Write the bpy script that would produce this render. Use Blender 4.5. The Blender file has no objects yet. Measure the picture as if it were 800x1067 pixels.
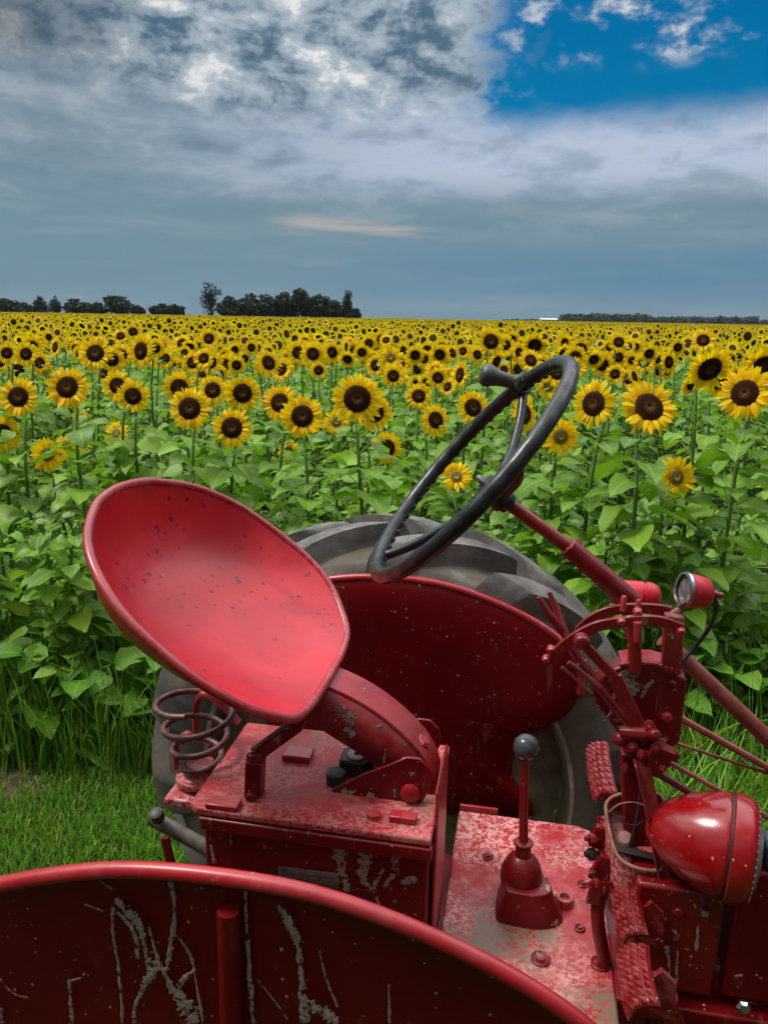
import bpy, bmesh, math, random
import numpy as np
from mathutils import Vector, Matrix

R = math.radians
SC = bpy.context.scene
COL = SC.collection
random.seed(7)
RNG = np.random.default_rng(11)

# ------------------------------------------------------------------ camera
EYE = 1.80
FOC = 800.0                    # focal length in photo pixels (photo 800 x 1067)
PITCH, ROLL = R(14.2), R(1.0)
fw = np.array([0, math.cos(PITCH), -math.sin(PITCH)])
up0 = np.array([0, math.sin(PITCH), math.cos(PITCH)])
rt = np.array([1.0, 0, 0]) * math.cos(ROLL) + up0 * math.sin(ROLL)
upv = -np.array([1.0, 0, 0]) * math.sin(ROLL) + up0 * math.cos(ROLL)
CAMP = np.array([0, 0, EYE])
cam_d = bpy.data.cameras.new("camera")
cam = bpy.data.objects.new("camera", cam_d)
COL.objects.link(cam)
cam_d.sensor_fit = 'VERTICAL'
cam_d.sensor_height = 36
cam_d.lens = 36 * FOC / 1067
cam_d.clip_start = 0.02
cam_d.clip_end = 6000
m = Matrix.Identity(4)
for i in range(3):
    m[i][0], m[i][1], m[i][2], m[i][3] = rt[i], upv[i], -fw[i], CAMP[i]
cam.matrix_world = m
SC.camera = cam

# ------------------------------------------------------------------ exposure
SC.view_settings.view_transform = 'Standard'
SC.view_settings.look = 'None'
EXPO = 0.85
SC.view_settings.exposure = EXPO
SC.view_settings.gamma = 1
SC.cycles.max_bounces = 6
SC.cycles.transparent_max_bounces = 8
SC.cycles.use_denoising = True

# ------------------------------------------------------------------ sun
SUN_EL, SUN_AZ = R(60), R(-88)          # azimuth from +Y towards +X
sd = bpy.data.lights.new("sun", 'SUN')
sd.energy = 1.5
sd.angle = R(14)
sd.color = (1.0, 0.95, 0.88)
so = bpy.data.objects.new("sun", sd)
COL.objects.link(so)
to_sun = Vector((math.cos(SUN_EL) * math.sin(SUN_AZ), math.cos(SUN_EL) * math.cos(SUN_AZ), math.sin(SUN_EL)))
so.rotation_euler = to_sun.to_track_quat('Z', 'Y').to_euler()
so.location = (-6, -3, 12)


# ------------------------------------------------------------------ node helpers
class NT:
    def __init__(s, tree):
        s.t = tree
        tree.nodes.clear()

    def n(s, kind, **kw):
        nd = s.t.nodes.new(kind)
        for k, v in kw.items():
            setattr(nd, k, v)
        return nd

    def put(s, sock, v):
        if hasattr(v, 'is_linked') or hasattr(v, 'links'):
            s.t.links.new(v, sock)
        else:
            if hasattr(sock, 'default_value'):
                try:
                    sock.default_value = v
                except Exception:
                    sock.default_value = tuple(v) + (1,)

    def math(s, op, a, b=0.0, c=0.0, clamp=False):
        nd = s.n('ShaderNodeMath', operation=op, use_clamp=clamp)
        s.put(nd.inputs[0], a)
        s.put(nd.inputs[1], b)
        if op in ('MULTIPLY_ADD', 'COMPARE', 'WRAP', 'SMOOTH_MIN', 'SMOOTH_MAX'):
            s.put(nd.inputs[2], c)
        return nd.outputs[0]

    def step(s, v, lo, hi):
        nd = s.n('ShaderNodeMapRange', interpolation_type='SMOOTHSTEP')
        s.put(nd.inputs['Value'], v)
        s.put(nd.inputs['From Min'], lo)
        s.put(nd.inputs['From Max'], hi)
        return nd.outputs['Result']

    def mix(s, f, a, b, mode='MIX'):
        nd = s.n('ShaderNodeMix', data_type='RGBA', blend_type=mode)
        s.put(nd.inputs[0], f)
        for sock, v in ((nd.inputs[6], a), (nd.inputs[7], b)):
            if isinstance(v, (tuple, list)):
                sock.default_value = tuple(v[:3]) + (1,)
            else:
                s.t.links.new(v, sock)
        return nd.outputs[2]

    def noise(s, vec, scale, detail=4, rough=.55, dist=0.0):
        nd = s.n('ShaderNodeTexNoise')
        if vec is not None:
            s.t.links.new(vec, nd.inputs['Vector'])
        nd.inputs['Scale'].default_value = scale
        nd.inputs['Detail'].default_value = detail
        nd.inputs['Roughness'].default_value = rough
        nd.inputs['Distortion'].default_value = dist
        return nd.outputs['Fac']

    def voro(s, vec, scale, rnd=1.0):
        nd = s.n('ShaderNodeTexVoronoi')
        if vec is not None:
            s.t.links.new(vec, nd.inputs['Vector'])
        nd.inputs['Scale'].default_value = scale
        nd.inputs['Randomness'].default_value = rnd
        return nd.outputs['Distance']

    def scale(s, vec, v):
        nd = s.n('ShaderNodeMapping')
        s.t.links.new(vec, nd.inputs['Vector'])
        nd.inputs['Scale'].default_value = v
        return nd.outputs[0]

    def comb(s, x, y, z):
        nd = s.n('ShaderNodeCombineXYZ')
        for i, v in enumerate((x, y, z)):
            s.put(nd.inputs[i], v)
        return nd.outputs[0]


# ------------------------------------------------------------------ world: Nishita sky under broken cloud
W = bpy.data.worlds.new("World")
SC.world = W
W.use_nodes = True
g = NT(W.node_tree)
tc = g.n('ShaderNodeTexCoord')
sep = g.n('ShaderNodeSeparateXYZ')
g.t.links.new(tc.outputs['Generated'], sep.inputs[0])
dx, dy, dz = sep.outputs
az = g.math('ARCTAN2', dx, dy)                   # radians, 0 straight ahead over the field
el = g.math('ARCSINE', dz)
sky = g.n('ShaderNodeTexSky', sky_type='NISHITA', sun_disc=False)
sky.sun_elevation = SUN_EL
sky.sun_rotation = SUN_AZ
sky.air_density = 1.4
sky.dust_density = 0.4
sky.ozone_density = 3.0
S = 10.0 / 2 ** EXPO                                         # the background runs at 0.1, so cloud radiance is given x10


def c3(r, g_, b):
    f = lambda v: ((v / 255 + .055) / 1.055) ** 2.4 if v > 10 else v / 255 / 12.92
    return (f(r) * S, f(g_) * S, f(b) * S)


# coordinates: clouds flatten towards the horizon
persp = g.math('DIVIDE', 1.0, g.math('ADD', g.math('MAXIMUM', dz, 0.0), 0.16))
cx = g.math('MULTIPLY', az, g.math('MULTIPLY', persp, 0.55))
cy = g.math('MULTIPLY', persp, 1.25)
cv = g.comb(cx, cy, 0.0)
n_big = g.noise(cv, 2.2, 5, .55, .3)
n_mid = g.noise(cv, 5.5, 7, .60, .35)
n_puff = g.noise(g.comb(g.math('MULTIPLY', az, 2.0), g.math('MULTIPLY', el, 3.4), 3.7), 8.0, 8, .62, .15)
n_bank = g.noise(g.comb(g.math('MULTIPLY', az, 2.0), g.math('MULTIPLY', el, 5.5), 1.3), 5.0, 7, .60, .2)
n_streak = g.noise(g.comb(g.math('MULTIPLY', az, 1.4), g.math('MULTIPLY', el, 14.0), 8.1), 3.2, 5, .55, .4)
blue = g.mix(1.0, sky.outputs[0], (0.0, 0.255, 0.42), 'MULTIPLY')
# grey veil, from the hazy horizon up
veil = g.mix(g.step(el, 0.0, 0.10), c3(112, 142, 160), c3(114, 143, 158))
veil = g.mix(g.step(el, 0.10, 0.20), veil, c3(124, 145, 160))
veil = g.mix(g.math('MULTIPLY', g.step(n_streak, .50, .75), .28), veil, c3(165, 172, 178))
veil = g.mix(g.math('MULTIPLY', g.step(n_streak, .46, .28), .18), veil, c3(98, 124, 148))
lowblue = g.math('MULTIPLY', g.math('MULTIPLY', g.step(el, .012, .05), g.step(el, .105, .06)), g.step(az, -.25, .35))
veil = g.mix(g.math('MULTIPLY', lowblue, .7), veil, c3(84, 132, 162))
# lilac white bank on the right at mid height
bank = g.math('MULTIPLY', g.step(az, -.42, .12), g.math('MULTIPLY', g.step(el, .125, .175), g.step(el, .275, .235)))
bank = g.math('MULTIPLY', bank, g.math('MULTIPLY_ADD', g.step(n_bank, .36, .60), .62, .38))
veil = g.mix(g.math('MULTIPLY', bank, .95), veil, c3(190, 203, 228))
veil = g.mix(g.math('MULTIPLY', g.math('MULTIPLY', g.step(n_bank, .46, .70), g.step(el, .07, .16)), .65), veil, c3(170, 182, 192))
veil = g.mix(g.math('MULTIPLY', g.math('MULTIPLY', g.step(n_bank, .46, .30), g.math('MULTIPLY', g.step(el, .09, .19), g.step(az, .10, -.15))), .55), veil, c3(92, 118, 138))
# one bright streak low in the middle
stx = g.math('MULTIPLY', g.step(az, -.17, -.10), g.step(az, .14, .04))
stl = g.math('ADD', el, g.math('MULTIPLY', az, .07))
stx = g.math('MULTIPLY', stx, g.math('MULTIPLY', g.step(stl, .094, .102), g.step(stl, .118, .106)))
veil = g.mix(g.math('MULTIPLY', stx, g.step(n_streak, .3, .6)), veil, c3(172, 170, 172))
# heavy broken cloud at upper left
heavy = g.mix(g.step(n_puff, .36, .56), c3(78, 108, 130), c3(170, 184, 196))
heavy = g.mix(g.step(n_puff, .54, .66), heavy, c3(238, 237, 234))
dark_left = g.math('MULTIPLY', g.step(az, -.22, -.42), g.step(el, .20, .28))
heavy = g.mix(g.math('MULTIPLY', dark_left, .75), heavy, c3(60, 80, 98))
hm = g.math('ADD', g.math('SUBTRACT', el, .225), g.math('MULTIPLY', g.math('SUBTRACT', n_big, .5), .14))
cloud = g.mix(g.step(hm, -.03, .06), veil, heavy)
# blue opening at upper right
wob = g.math('MULTIPLY', g.math('SUBTRACT', n_puff, .5), .34)
wob2 = g.math('MULTIPLY', g.math('SUBTRACT', n_big, .5), .10)
e1 = g.step(g.math('ADD', az, g.math('ADD', wob, wob2)), .075, .165)
e2 = g.step(g.math('ADD', el, g.math('MULTIPLY', wob, .14)), .198, .246)
e3 = g.step(el, .60, .42)
e4 = g.step(az, 1.5, 1.0)
opening = g.math('MULTIPLY', g.math('MULTIPLY', e1, e2), g.math('MULTIPLY', e3, e4))
wisp = g.math('MULTIPLY', g.step(n_puff, .48, .66), g.math('MULTIPLY', g.step(g.math('ADD', az, wob), .14, .26), g.step(el, .262, .295)))
opening = g.math('MULTIPLY', opening, g.math('SUBTRACT', 1.0, g.math('MULTIPLY', wisp, .75)))
col = g.mix(opening, cloud, blue)
# above the frame: bright, thin overcast
over = g.mix(g.step(n_big, .3, .7), tuple(S * v for v in (1.35, 1.40, 1.48)), tuple(S * v for v in (2.7, 2.73, 2.8)))
top = g.step(el, .365, .66)
col = g.mix(top, col, over)
# unseen sky behind the viewer: darkening added to shade the faces turned that way
rear_dim = g.math('MULTIPLY', g.step(dy, .05, -.35), g.step(el, 1.25, .95))
col = g.mix(g.math('MULTIPLY', rear_dim, .80), col, c3(58, 66, 76))
# below the horizon
col = g.mix(g.step(el, 0.0, -.05), col, c3(60, 78, 60))
bg = g.n('ShaderNodeBackground')
g.t.links.new(col, bg.inputs['Color'])
bg.inputs['Strength'].default_value = 0.1
wo = g.n('ShaderNodeOutputWorld')
g.t.links.new(bg.outputs[0], wo.inputs['Surface'])


# ------------------------------------------------------------------ materials
def new_mat(name):
    mt = bpy.data.materials.new(name)
    mt.use_nodes = True
    k = NT(mt.node_tree)
    b = k.n('ShaderNodeBsdfPrincipled')
    o = k.n('ShaderNodeOutputMaterial')
    k.t.links.new(b.outputs[0], o.inputs['Surface'])
    co = k.n('ShaderNodeTexCoord').outputs['Object']
    return mt, k, b, o, co


def bump(k, b, h, strength, dist=.01):
    bn = k.n('ShaderNodeBump')
    bn.inputs['Strength'].default_value = strength
    bn.inputs['Distance'].default_value = dist
    k.t.links.new(h, bn.inputs['Height'])
    k.t.links.new(bn.outputs[0], b.inputs['Normal'])


def paint(name, base, dirt=0.0, wear=0.0, specks=0.0, rough=.36, drops=False, chalky=.22, coat=.30, spec=.5, stain=None, mud_col=(.30, .23, .155)):
    mt, k, b, o, co = new_mat(name)
    n1 = k.noise(co, 7, 4, .6)
    c = k.mix(k.step(n1, .3, .7), tuple(v * .82 for v in base), tuple(min(1, v * 1.12) for v in base))
    # chalky faded paint
    n2 = k.noise(co, 16, 6, .65, .6)
    chalk = k.math('MULTIPLY', k.step(n2, .46, .66), chalky + wear * .5)
    c = k.mix(chalk, c, (base[0] * 1.25 + .02, base[1] + .25 * base[0], base[2] + .24 * base[0]))
    rr = k.math('ADD', rough, k.math('MULTIPLY', chalk, .35))
    hgt = n2
    if wear:
        n5 = k.noise(co, 120, 5, .75)
        n6 = k.noise(co, 7.5, 5, .62, .4)
        w = k.math('MULTIPLY', k.step(n5, .47, .53), k.step(n6, .38, .58))
        w = k.math('MULTIPLY', w, wear)
        c = k.mix(w, c, (.58, .27, .25))
        w2 = k.math('MULTIPLY', k.step(k.noise(co, 42, 6, .65), .60, .66), k.step(n6, .62, .42))
        c = k.mix(k.math('MULTIPLY', w2, wear * .8), c, (.10, .035, .025))
        gr = k.math('MULTIPLY', k.step(k.noise(k.scale(co, (1, 1, 1)), 5.5, 6, .7, .6), .54, .68), wear * .8)
        c = k.mix(gr, c, (.25, .20, .145))
        if stain:                                # caked soil round the foot of the gear lever and in the near corner
            sxyz = k.n('ShaderNodeSeparateXYZ')
            k.t.links.new(co, sxyz.inputs[0])
            wobble = k.math('MULTIPLY', k.math('SUBTRACT', k.noise(co, 26, 5, .65), .5), .13)
            for (qx, qy, qr) in (stain, (.24, -.16, .11), (.47, -.20, .07)):
                dd = k.math('SQRT', k.math('ADD', k.math('POWER', k.math('SUBTRACT', sxyz.outputs[0], qx), 2.0), k.math('POWER', k.math('SUBTRACT', sxyz.outputs[1], qy), 2.0)))
                sm = k.math('MULTIPLY', k.step(k.math('ADD', dd, wobble), qr, qr * .55), k.step(k.noise(co, 60, 4, .7), .36, .56))
                c = k.mix(k.math('MULTIPLY', sm, .9), c, (.17, .135, .085))
        rr = k.math('ADD', rr, k.math('MULTIPLY', k.math('ADD', w, gr), .4), clamp=True)
    if dirt:
        # runs (stretched downwards) and splashes
        st = k.noise(k.scale(co, (26, 26, 3.2)), 1.0, 5, .62, .8)
        area = k.step(k.noise(co, 4.5, 3, .5), .48, .66)
        d1 = k.math('MULTIPLY', k.step(st, .605, .645), area)
        sp = k.math('MULTIPLY', k.step(k.noise(co, 62, 4, .6), .64, .67), k.step(k.noise(co, 9, 3, .5), .40, .60))
        d = k.math('MINIMUM', k.math('ADD', d1, sp), 1.0)
        d = k.math('MULTIPLY', d, dirt)
        c = k.mix(d, c, mud_col)
        rr = k.math('ADD', rr, k.math('MULTIPLY', d, .5), clamp=True)
        film = k.math('MULTIPLY', k.step(k.noise(co, 3.2, 5, .6), .42, .7), .05 * dirt)
        c = k.mix(film, c, (.16, .07, .05))
    if specks:
        v = k.voro(k.scale(co, (1, 1, .7)), 85)
        near = k.step(k.math('ADD', v, k.math('MULTIPLY', k.noise(co, 70, 2, .5), .5)), .36, .30)
        sel = k.step(k.noise(co, 31, 3, .6), .56 - .14 * specks, .60 - .14 * specks)
        c = k.mix(k.math('MULTIPLY', near, k.math('MULTIPLY', sel, .9)), c, (.50, .36, .30))
    if drops:
        # dried rain spots and a rubbed patch in the middle of the pan
        sx = k.scale(co, (1, 1, 1))
        v = k.voro(sx, 50)
        sel = k.step(k.noise(co, 8, 3, .6), .49, .58)
        sel2 = k.step(k.noise(co, 60, 1, .5), .40, .46)
        v = k.math('ADD', v, k.math('MULTIPLY', k.math('SUBTRACT', k.noise(co, 90, 2, .5), .5), .35))
        d = k.math('MULTIPLY', k.step(v, .27, .19), k.math('MULTIPLY', sel, sel2))
        c = k.mix(k.math('MULTIPLY', d, .85), c, (.055, .010, .010))
        rub = k.math('MULTIPLY', k.step(k.noise(k.scale(co, (3, 9, 9)), 1.6, 5, .6, .5), .55, .75), .5)
        c = k.mix(rub, c, (.30, .012, .014))
    # paint rubbed thin along exposed edges
    pt = k.n('ShaderNodeNewGeometry').outputs['Pointiness']
    ed = k.math('MULTIPLY', k.step(pt, .57, .66), k.step(k.noise(co, 48, 4, .6), .42, .60))
    c = k.mix(k.math('MULTIPLY', ed, .30), c, (.42, .12, .11))
    k.t.links.new(c, b.inputs['Base Color'])
    k.put(b.inputs['Roughness'], rr)
    b.inputs['Specular IOR Level'].default_value = spec
    b.inputs['Coat Weight'].default_value = coat
    b.inputs['Coat Roughness'].default_value = .22
    bump(k, b, hgt, .12 + wear * .25, .004)
    return mt


RED = (.25, .0030, .006)
M = {}
M['seat'] = paint('seat_paint', (.52, .013, .025), drops=True, rough=.33, chalky=.05, coat=.08, spec=.42)
M['red'] = paint('red_paint', (.20, .0022, .005), dirt=.6, specks=.5, chalky=.15)
M['arm'] = paint('arm_paint', (.33, .006, .012), dirt=.5, rough=.40)
M['red_dirty'] = paint('muddy_red_paint', (.15, .0014, .0035), chalky=.08, coat=.12, spec=.35, dirt=.95, specks=.7)
M['fender'] = paint('fender_paint', (.13, .0009, .0026), chalky=.04, coat=.03, spec=.22, dirt=.22, specks=1.0, rough=.42)
M['worn'] = paint('worn_red_paint', (.33, .010, .016), spec=.35, stain=(.345, -.045, .10), dirt=.3, wear=1.0, rough=.46)
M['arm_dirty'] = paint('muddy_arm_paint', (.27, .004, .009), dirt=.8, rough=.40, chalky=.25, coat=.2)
M['rim_red'] = paint('rubbed_rim_paint', (.33, .008, .014), wear=.18, rough=.36)
M['faded'] = paint('faded_red_paint', (.34, .010, .018), dirt=.7, wear=.50, rough=.46, chalky=.5, coat=.05, spec=.3)
M['gloss'] = paint('glossy_red_paint', (.30, .0025, .005), rough=.17, dirt=.22, specks=.5, chalky=.12)


def plain(name, base, rough=.5, metal=0.0, var=.25, scale=40, bmp=.15):
    mt, k, b, o, co = new_mat(name)
    n1 = k.noise(co, scale, 5, .6)
    c = k.mix(k.step(n1, .3, .7), tuple(v * (1 - var) for v in base), tuple(min(1, v * (1 + var)) for v in base))
    k.t.links.new(c, b.inputs['Base Color'])
    b.inputs['Roughness'].default_value = rough
    b.inputs['Metallic'].default_value = metal
    bump(k, b, n1, bmp, .003)
    return mt


M['black'] = plain('black_bakelite', (.016, .018, .018), .30, var=.4, scale=60, bmp=.25)
M['knob'] = plain('worn_grip', (.055, .06, .05), .42, var=.5)
M['chrome'] = plain('dull_chrome', (.55, .55, .55), .25, 1.0)
M['grey_steel'] = plain('grey_steel', (.30, .30, .30), .4, .8)
M['spring'] = plain('rusty_spring', (.15, .065, .062), .42, .35, var=.5)
M['darkgrease'] = plain('dark_grease', (.02, .014, .013), .5)
M['rubber_hose'] = plain('black_rubber', (.018, .018, .018), .5)
M['mud'] = plain('dried_mud', (.27, .205, .150), .9, var=.35, scale=120, bmp=.5)
k = M['mud'].node_tree
_b = [q for q in k.nodes if q.type == 'BSDF_PRINCIPLED'][0]
_n = k.nodes.new('ShaderNodeTexNoise')
_n.inputs['Scale'].default_value, _n.inputs['Detail'].default_value, _n.inputs['Roughness'].default_value = 85, 5, .65
k.links.new([q for q in k.nodes if q.type == 'TEX_COORD'][0].outputs['Object'], _n.inputs['Vector'])
_r = k.nodes.new('ShaderNodeMapRange')
_r.inputs['From Min'].default_value, _r.inputs['From Max'].default_value = .60, .54
k.links.new(_n.outputs['Fac'], _r.inputs['Value'])
k.links.new(_r.outputs['Result'], _b.inputs['Alpha'])
M['rodm'] = plain('red_brown_rod', (.22, .055, .040), .38, .1, var=.3)
M['dial'] = plain('dial_face', (.20, .20, .19), .25, .2, var=.5, scale=90)
M['tan'] = plain('rusted_lip', (.24, .10, .07), .6, var=.4)
M['slate'] = plain('slate_grey_cover', (.10, .11, .13), .5)
M['washer'] = plain('pink_washer', (.50, .34, .35), .5)
M['lens'] = plain('lamp_glass', (.22, .20, .20), .12, .2)


def tyre_mat():
    mt, k, b, o, co = new_mat('dusty_tyre')
    n1 = k.noise(co, 9, 6, .62)
    n2 = k.noise(k.scale(co, (30, 30, 30)), 2.0, 6, .7)
    c = k.mix(k.step(n1, .35, .68), (.065, .063, .058), (.185, .175, .155))
    c = k.mix(k.math('MULTIPLY', k.step(n2, .5, .7),   .45), c, (.17, .15, .12))
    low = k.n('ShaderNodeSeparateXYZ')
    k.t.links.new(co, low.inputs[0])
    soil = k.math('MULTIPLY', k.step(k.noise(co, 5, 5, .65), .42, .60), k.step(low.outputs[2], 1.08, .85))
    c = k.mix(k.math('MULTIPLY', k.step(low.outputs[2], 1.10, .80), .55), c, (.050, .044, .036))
    c = k.mix(k.math('MULTIPLY', soil, .75), c, (.125, .092, .058))
    lug = k.n('ShaderNodeAttribute', attribute_name='rad').outputs['Fac']
    packed = k.math('MULTIPLY', k.step(lug, .65, .15), k.step(k.noise(co, 16, 5, .65), .30, .55))
    c = k.mix(k.math('MULTIPLY', packed, .75), c, (.085, .062, .04))
    geo = k.n('ShaderNodeTexVoronoi', feature='DISTANCE_TO_EDGE')
    k.t.links.new(co, geo.inputs['Vector'])
    geo.inputs['Scale'].default_value = 34
    crack = k.step(geo.outputs['Distance'], .035, .0)
    c = k.mix(k.math('MULTIPLY', crack, .15), c, (.035, .032, .03))
    k.t.links.new(c, b.inputs['Base Color'])
    b.inputs['Roughness'].default_value = .75
    bump(k, b, k.math('SUBTRACT', n2, k.math('MULTIPLY', crack, .25)), .35, .004)
    return mt


M['tyre'] = tyre_mat()


def foliage(name, dark, light, trans=.3, rough=.5, spec=.35):
    mt, k, b, o, co = new_mat(name)
    ge = k.n('ShaderNodeNewGeometry')
    rnd = ge.outputs['Random Per Island']
    c = k.mix(rnd, dark, light)
    n1 = k.noise(co, 14, 3, .5)
    c = k.mix(k.math('MULTIPLY', k.step(n1, .4, .7), .35), c, tuple(v * 1.35 for v in light))
    if 'leaf' in name or 'grass' in name:
        n3 = k.noise(co, 75, 4, .65)
        c = k.mix(k.math('MULTIPLY', k.step(n3, .52, .72), .30), c, tuple(v * .55 for v in dark))
        old = k.math('MULTIPLY', k.step(rnd, .965, .98) if 'leaf' in name else k.step(rnd, .945, .96), .45 if 'leaf' in name else .9)
        c = k.mix(old, c, (light[0] * 2.0, light[1] * 1.05, light[2]))
    if name in ('sunflower_leaf', 'weed_leaf'):
        ra = k.n('ShaderNodeAttribute', attribute_name='rad').outputs['Fac']
        vein = k.math('MULTIPLY', k.step(ra, .14, .03), k.step(ra, .0, .0005))
        c = k.mix(k.math('MULTIPLY', vein, .45), c, (light[0] * 1.6, light[1] * 1.4, light[2] * 1.6))
    k.t.links.new(c, b.inputs['Base Color'])
    b.inputs['Roughness'].default_value = rough
    b.inputs['Specular IOR Level'].default_value = spec
    tr = k.n('ShaderNodeBsdfTranslucent')
    tcol = k.mix(.5, c, (light[0] * 1.3, light[1] * 1.5, light[2] * .6))
    k.t.links.new(tcol, tr.inputs['Color'])
    mx = k.n('ShaderNodeMixShader')
    mx.inputs[0].default_value = trans
    k.t.links.new(b.outputs[0], mx.inputs[1])
    k.t.links.new(tr.outputs[0], mx.inputs[2])
    k.t.links.new(mx.outputs[0], o.inputs['Surface'])
    return mt


M['leaf'] = foliage('sunflower_leaf', (.080, .185, .010), (.22, .39, .030), .32, .45)
M['stem'] = foliage('sunflower_stem', (.10, .19, .045), (.16, .27, .08), .1)
M['petal'] = foliage('sunflower_petal', (.90, .52, .005), (.96, .70, .012), .40, .55, .15)
M['bract'] = foliage('sunflower_bract', (.12, .22, .05), (.20, .32, .08), .2)
M['grass'] = foliage('grass_blade', (.06, .18, .010), (.19, .38, .035), .32, .5)
M['weed'] = foliage('weed_leaf', (.06, .17, .012), (.16, .32, .035), .3)
M['budm'] = foliage('bud_petal', (.26, .38, .05), (.40, .46, .06), .3)
M['tree_leaf'] = foliage('tree_leaf', (.010, .022, .009), (.026, .048, .018), .15, .6)
M['bark'] = plain('bark', (.07, .055, .04), .9)
M['fieldleaf'] = foliage('field_leaf', (.07, .18, .014), (.17, .33, .035), .3)


def disc_mat():
    mt, k, b, o, co = new_mat('sunflower_disc')
    # object space of a disc: centre at origin, facing +X
    s = k.n('ShaderNodeSeparateXYZ')
    k.t.links.new(co, s.inputs[0])
    at = k.n('ShaderNodeAttribute', attribute_name='rad')
    r = at.outputs['Fac']
    v = k.voro(co, 260)
    c = k.mix(k.step(r, .25, .50), (.095, .042, .013), (.030, .012, .006))
    c = k.mix(k.step(r, .72, 1.0), c, (.075, .030, .010))
    c = k.mix(k.math('MULTIPLY', k.step(v, .28, .12), .5), c, (.16, .075, .02))
    k.t.links.new(c, b.inputs['Base Color'])
    b.inputs['Roughness'].default_value = .85
    b.inputs['Specular IOR Level'].default_value = .03
    bump(k, b, v, .6, .004)
    return mt


M['disc'] = disc_mat()
def young_disc():
    mt, k, b, o, co = new_mat('young_disc')
    r = k.n('ShaderNodeAttribute', attribute_name='rad').outputs['Fac']
    v = k.voro(co, 300)
    c = k.mix(k.step(r, .30, .50), (.30, .26, .035), (.16, .085, .015))
    c = k.mix(k.step(r, .62, .90), c, (.42, .27, .012))
    c = k.mix(k.math('MULTIPLY', k.step(v, .30, .14), .4), c, (.10, .05, .012))
    k.t.links.new(c, b.inputs['Base Color'])
    b.inputs['Roughness'].default_value = .85
    bump(k, b, v, .6, .004)
    return mt


M['disc_young'] = young_disc()
M['fardisc'] = plain('far_disc', (.050, .021, .008), .9)


def ground_mat():
    mt, k, b, o, co = new_mat('ground_soil_grass')
    n1 = k.noise(co, .9, 6, .6)
    n2 = k.noise(co, 22, 5, .65)
    c = k.mix(k.step(n1, .42, .62), (.022, .040, .011), (.034, .030, .018))
    c = k.mix(k.math('MULTIPLY', k.step(n2, .45, .7), .6), c, (.016, .026, .009))
    # a trodden bare patch at the field edge
    gx = k.n('ShaderNodeSeparateXYZ')
    k.t.links.new(co, gx.inputs[0])
    q1 = k.math('POWER', k.math('DIVIDE', k.math('ADD', gx.outputs[0], 1.75), .52), 2.0)
    q2 = k.math('POWER', k.math('DIVIDE', k.math('SUBTRACT', gx.outputs[1], 2.66), .20), 2.0)
    qq = k.math('ADD', k.math('ADD', q1, q2), k.math('MULTIPLY', k.math('SUBTRACT', k.noise(co, 6, 4, .6), .5), 1.2))
    c = k.mix(k.step(qq, 1.1, .6), c, k.mix(k.step(n2, .4, .65), (.10, .078, .048), (.055, .042, .026)))
    k.t.links.new(c, b.inputs['Base Color'])
    b.inputs['Roughness'].default_value = .95
    b.inputs['Specular IOR Level'].default_value = 0.0
    bump(k, b, n2, .6, .03)
    return mt


M['ground'] = ground_mat()


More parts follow.
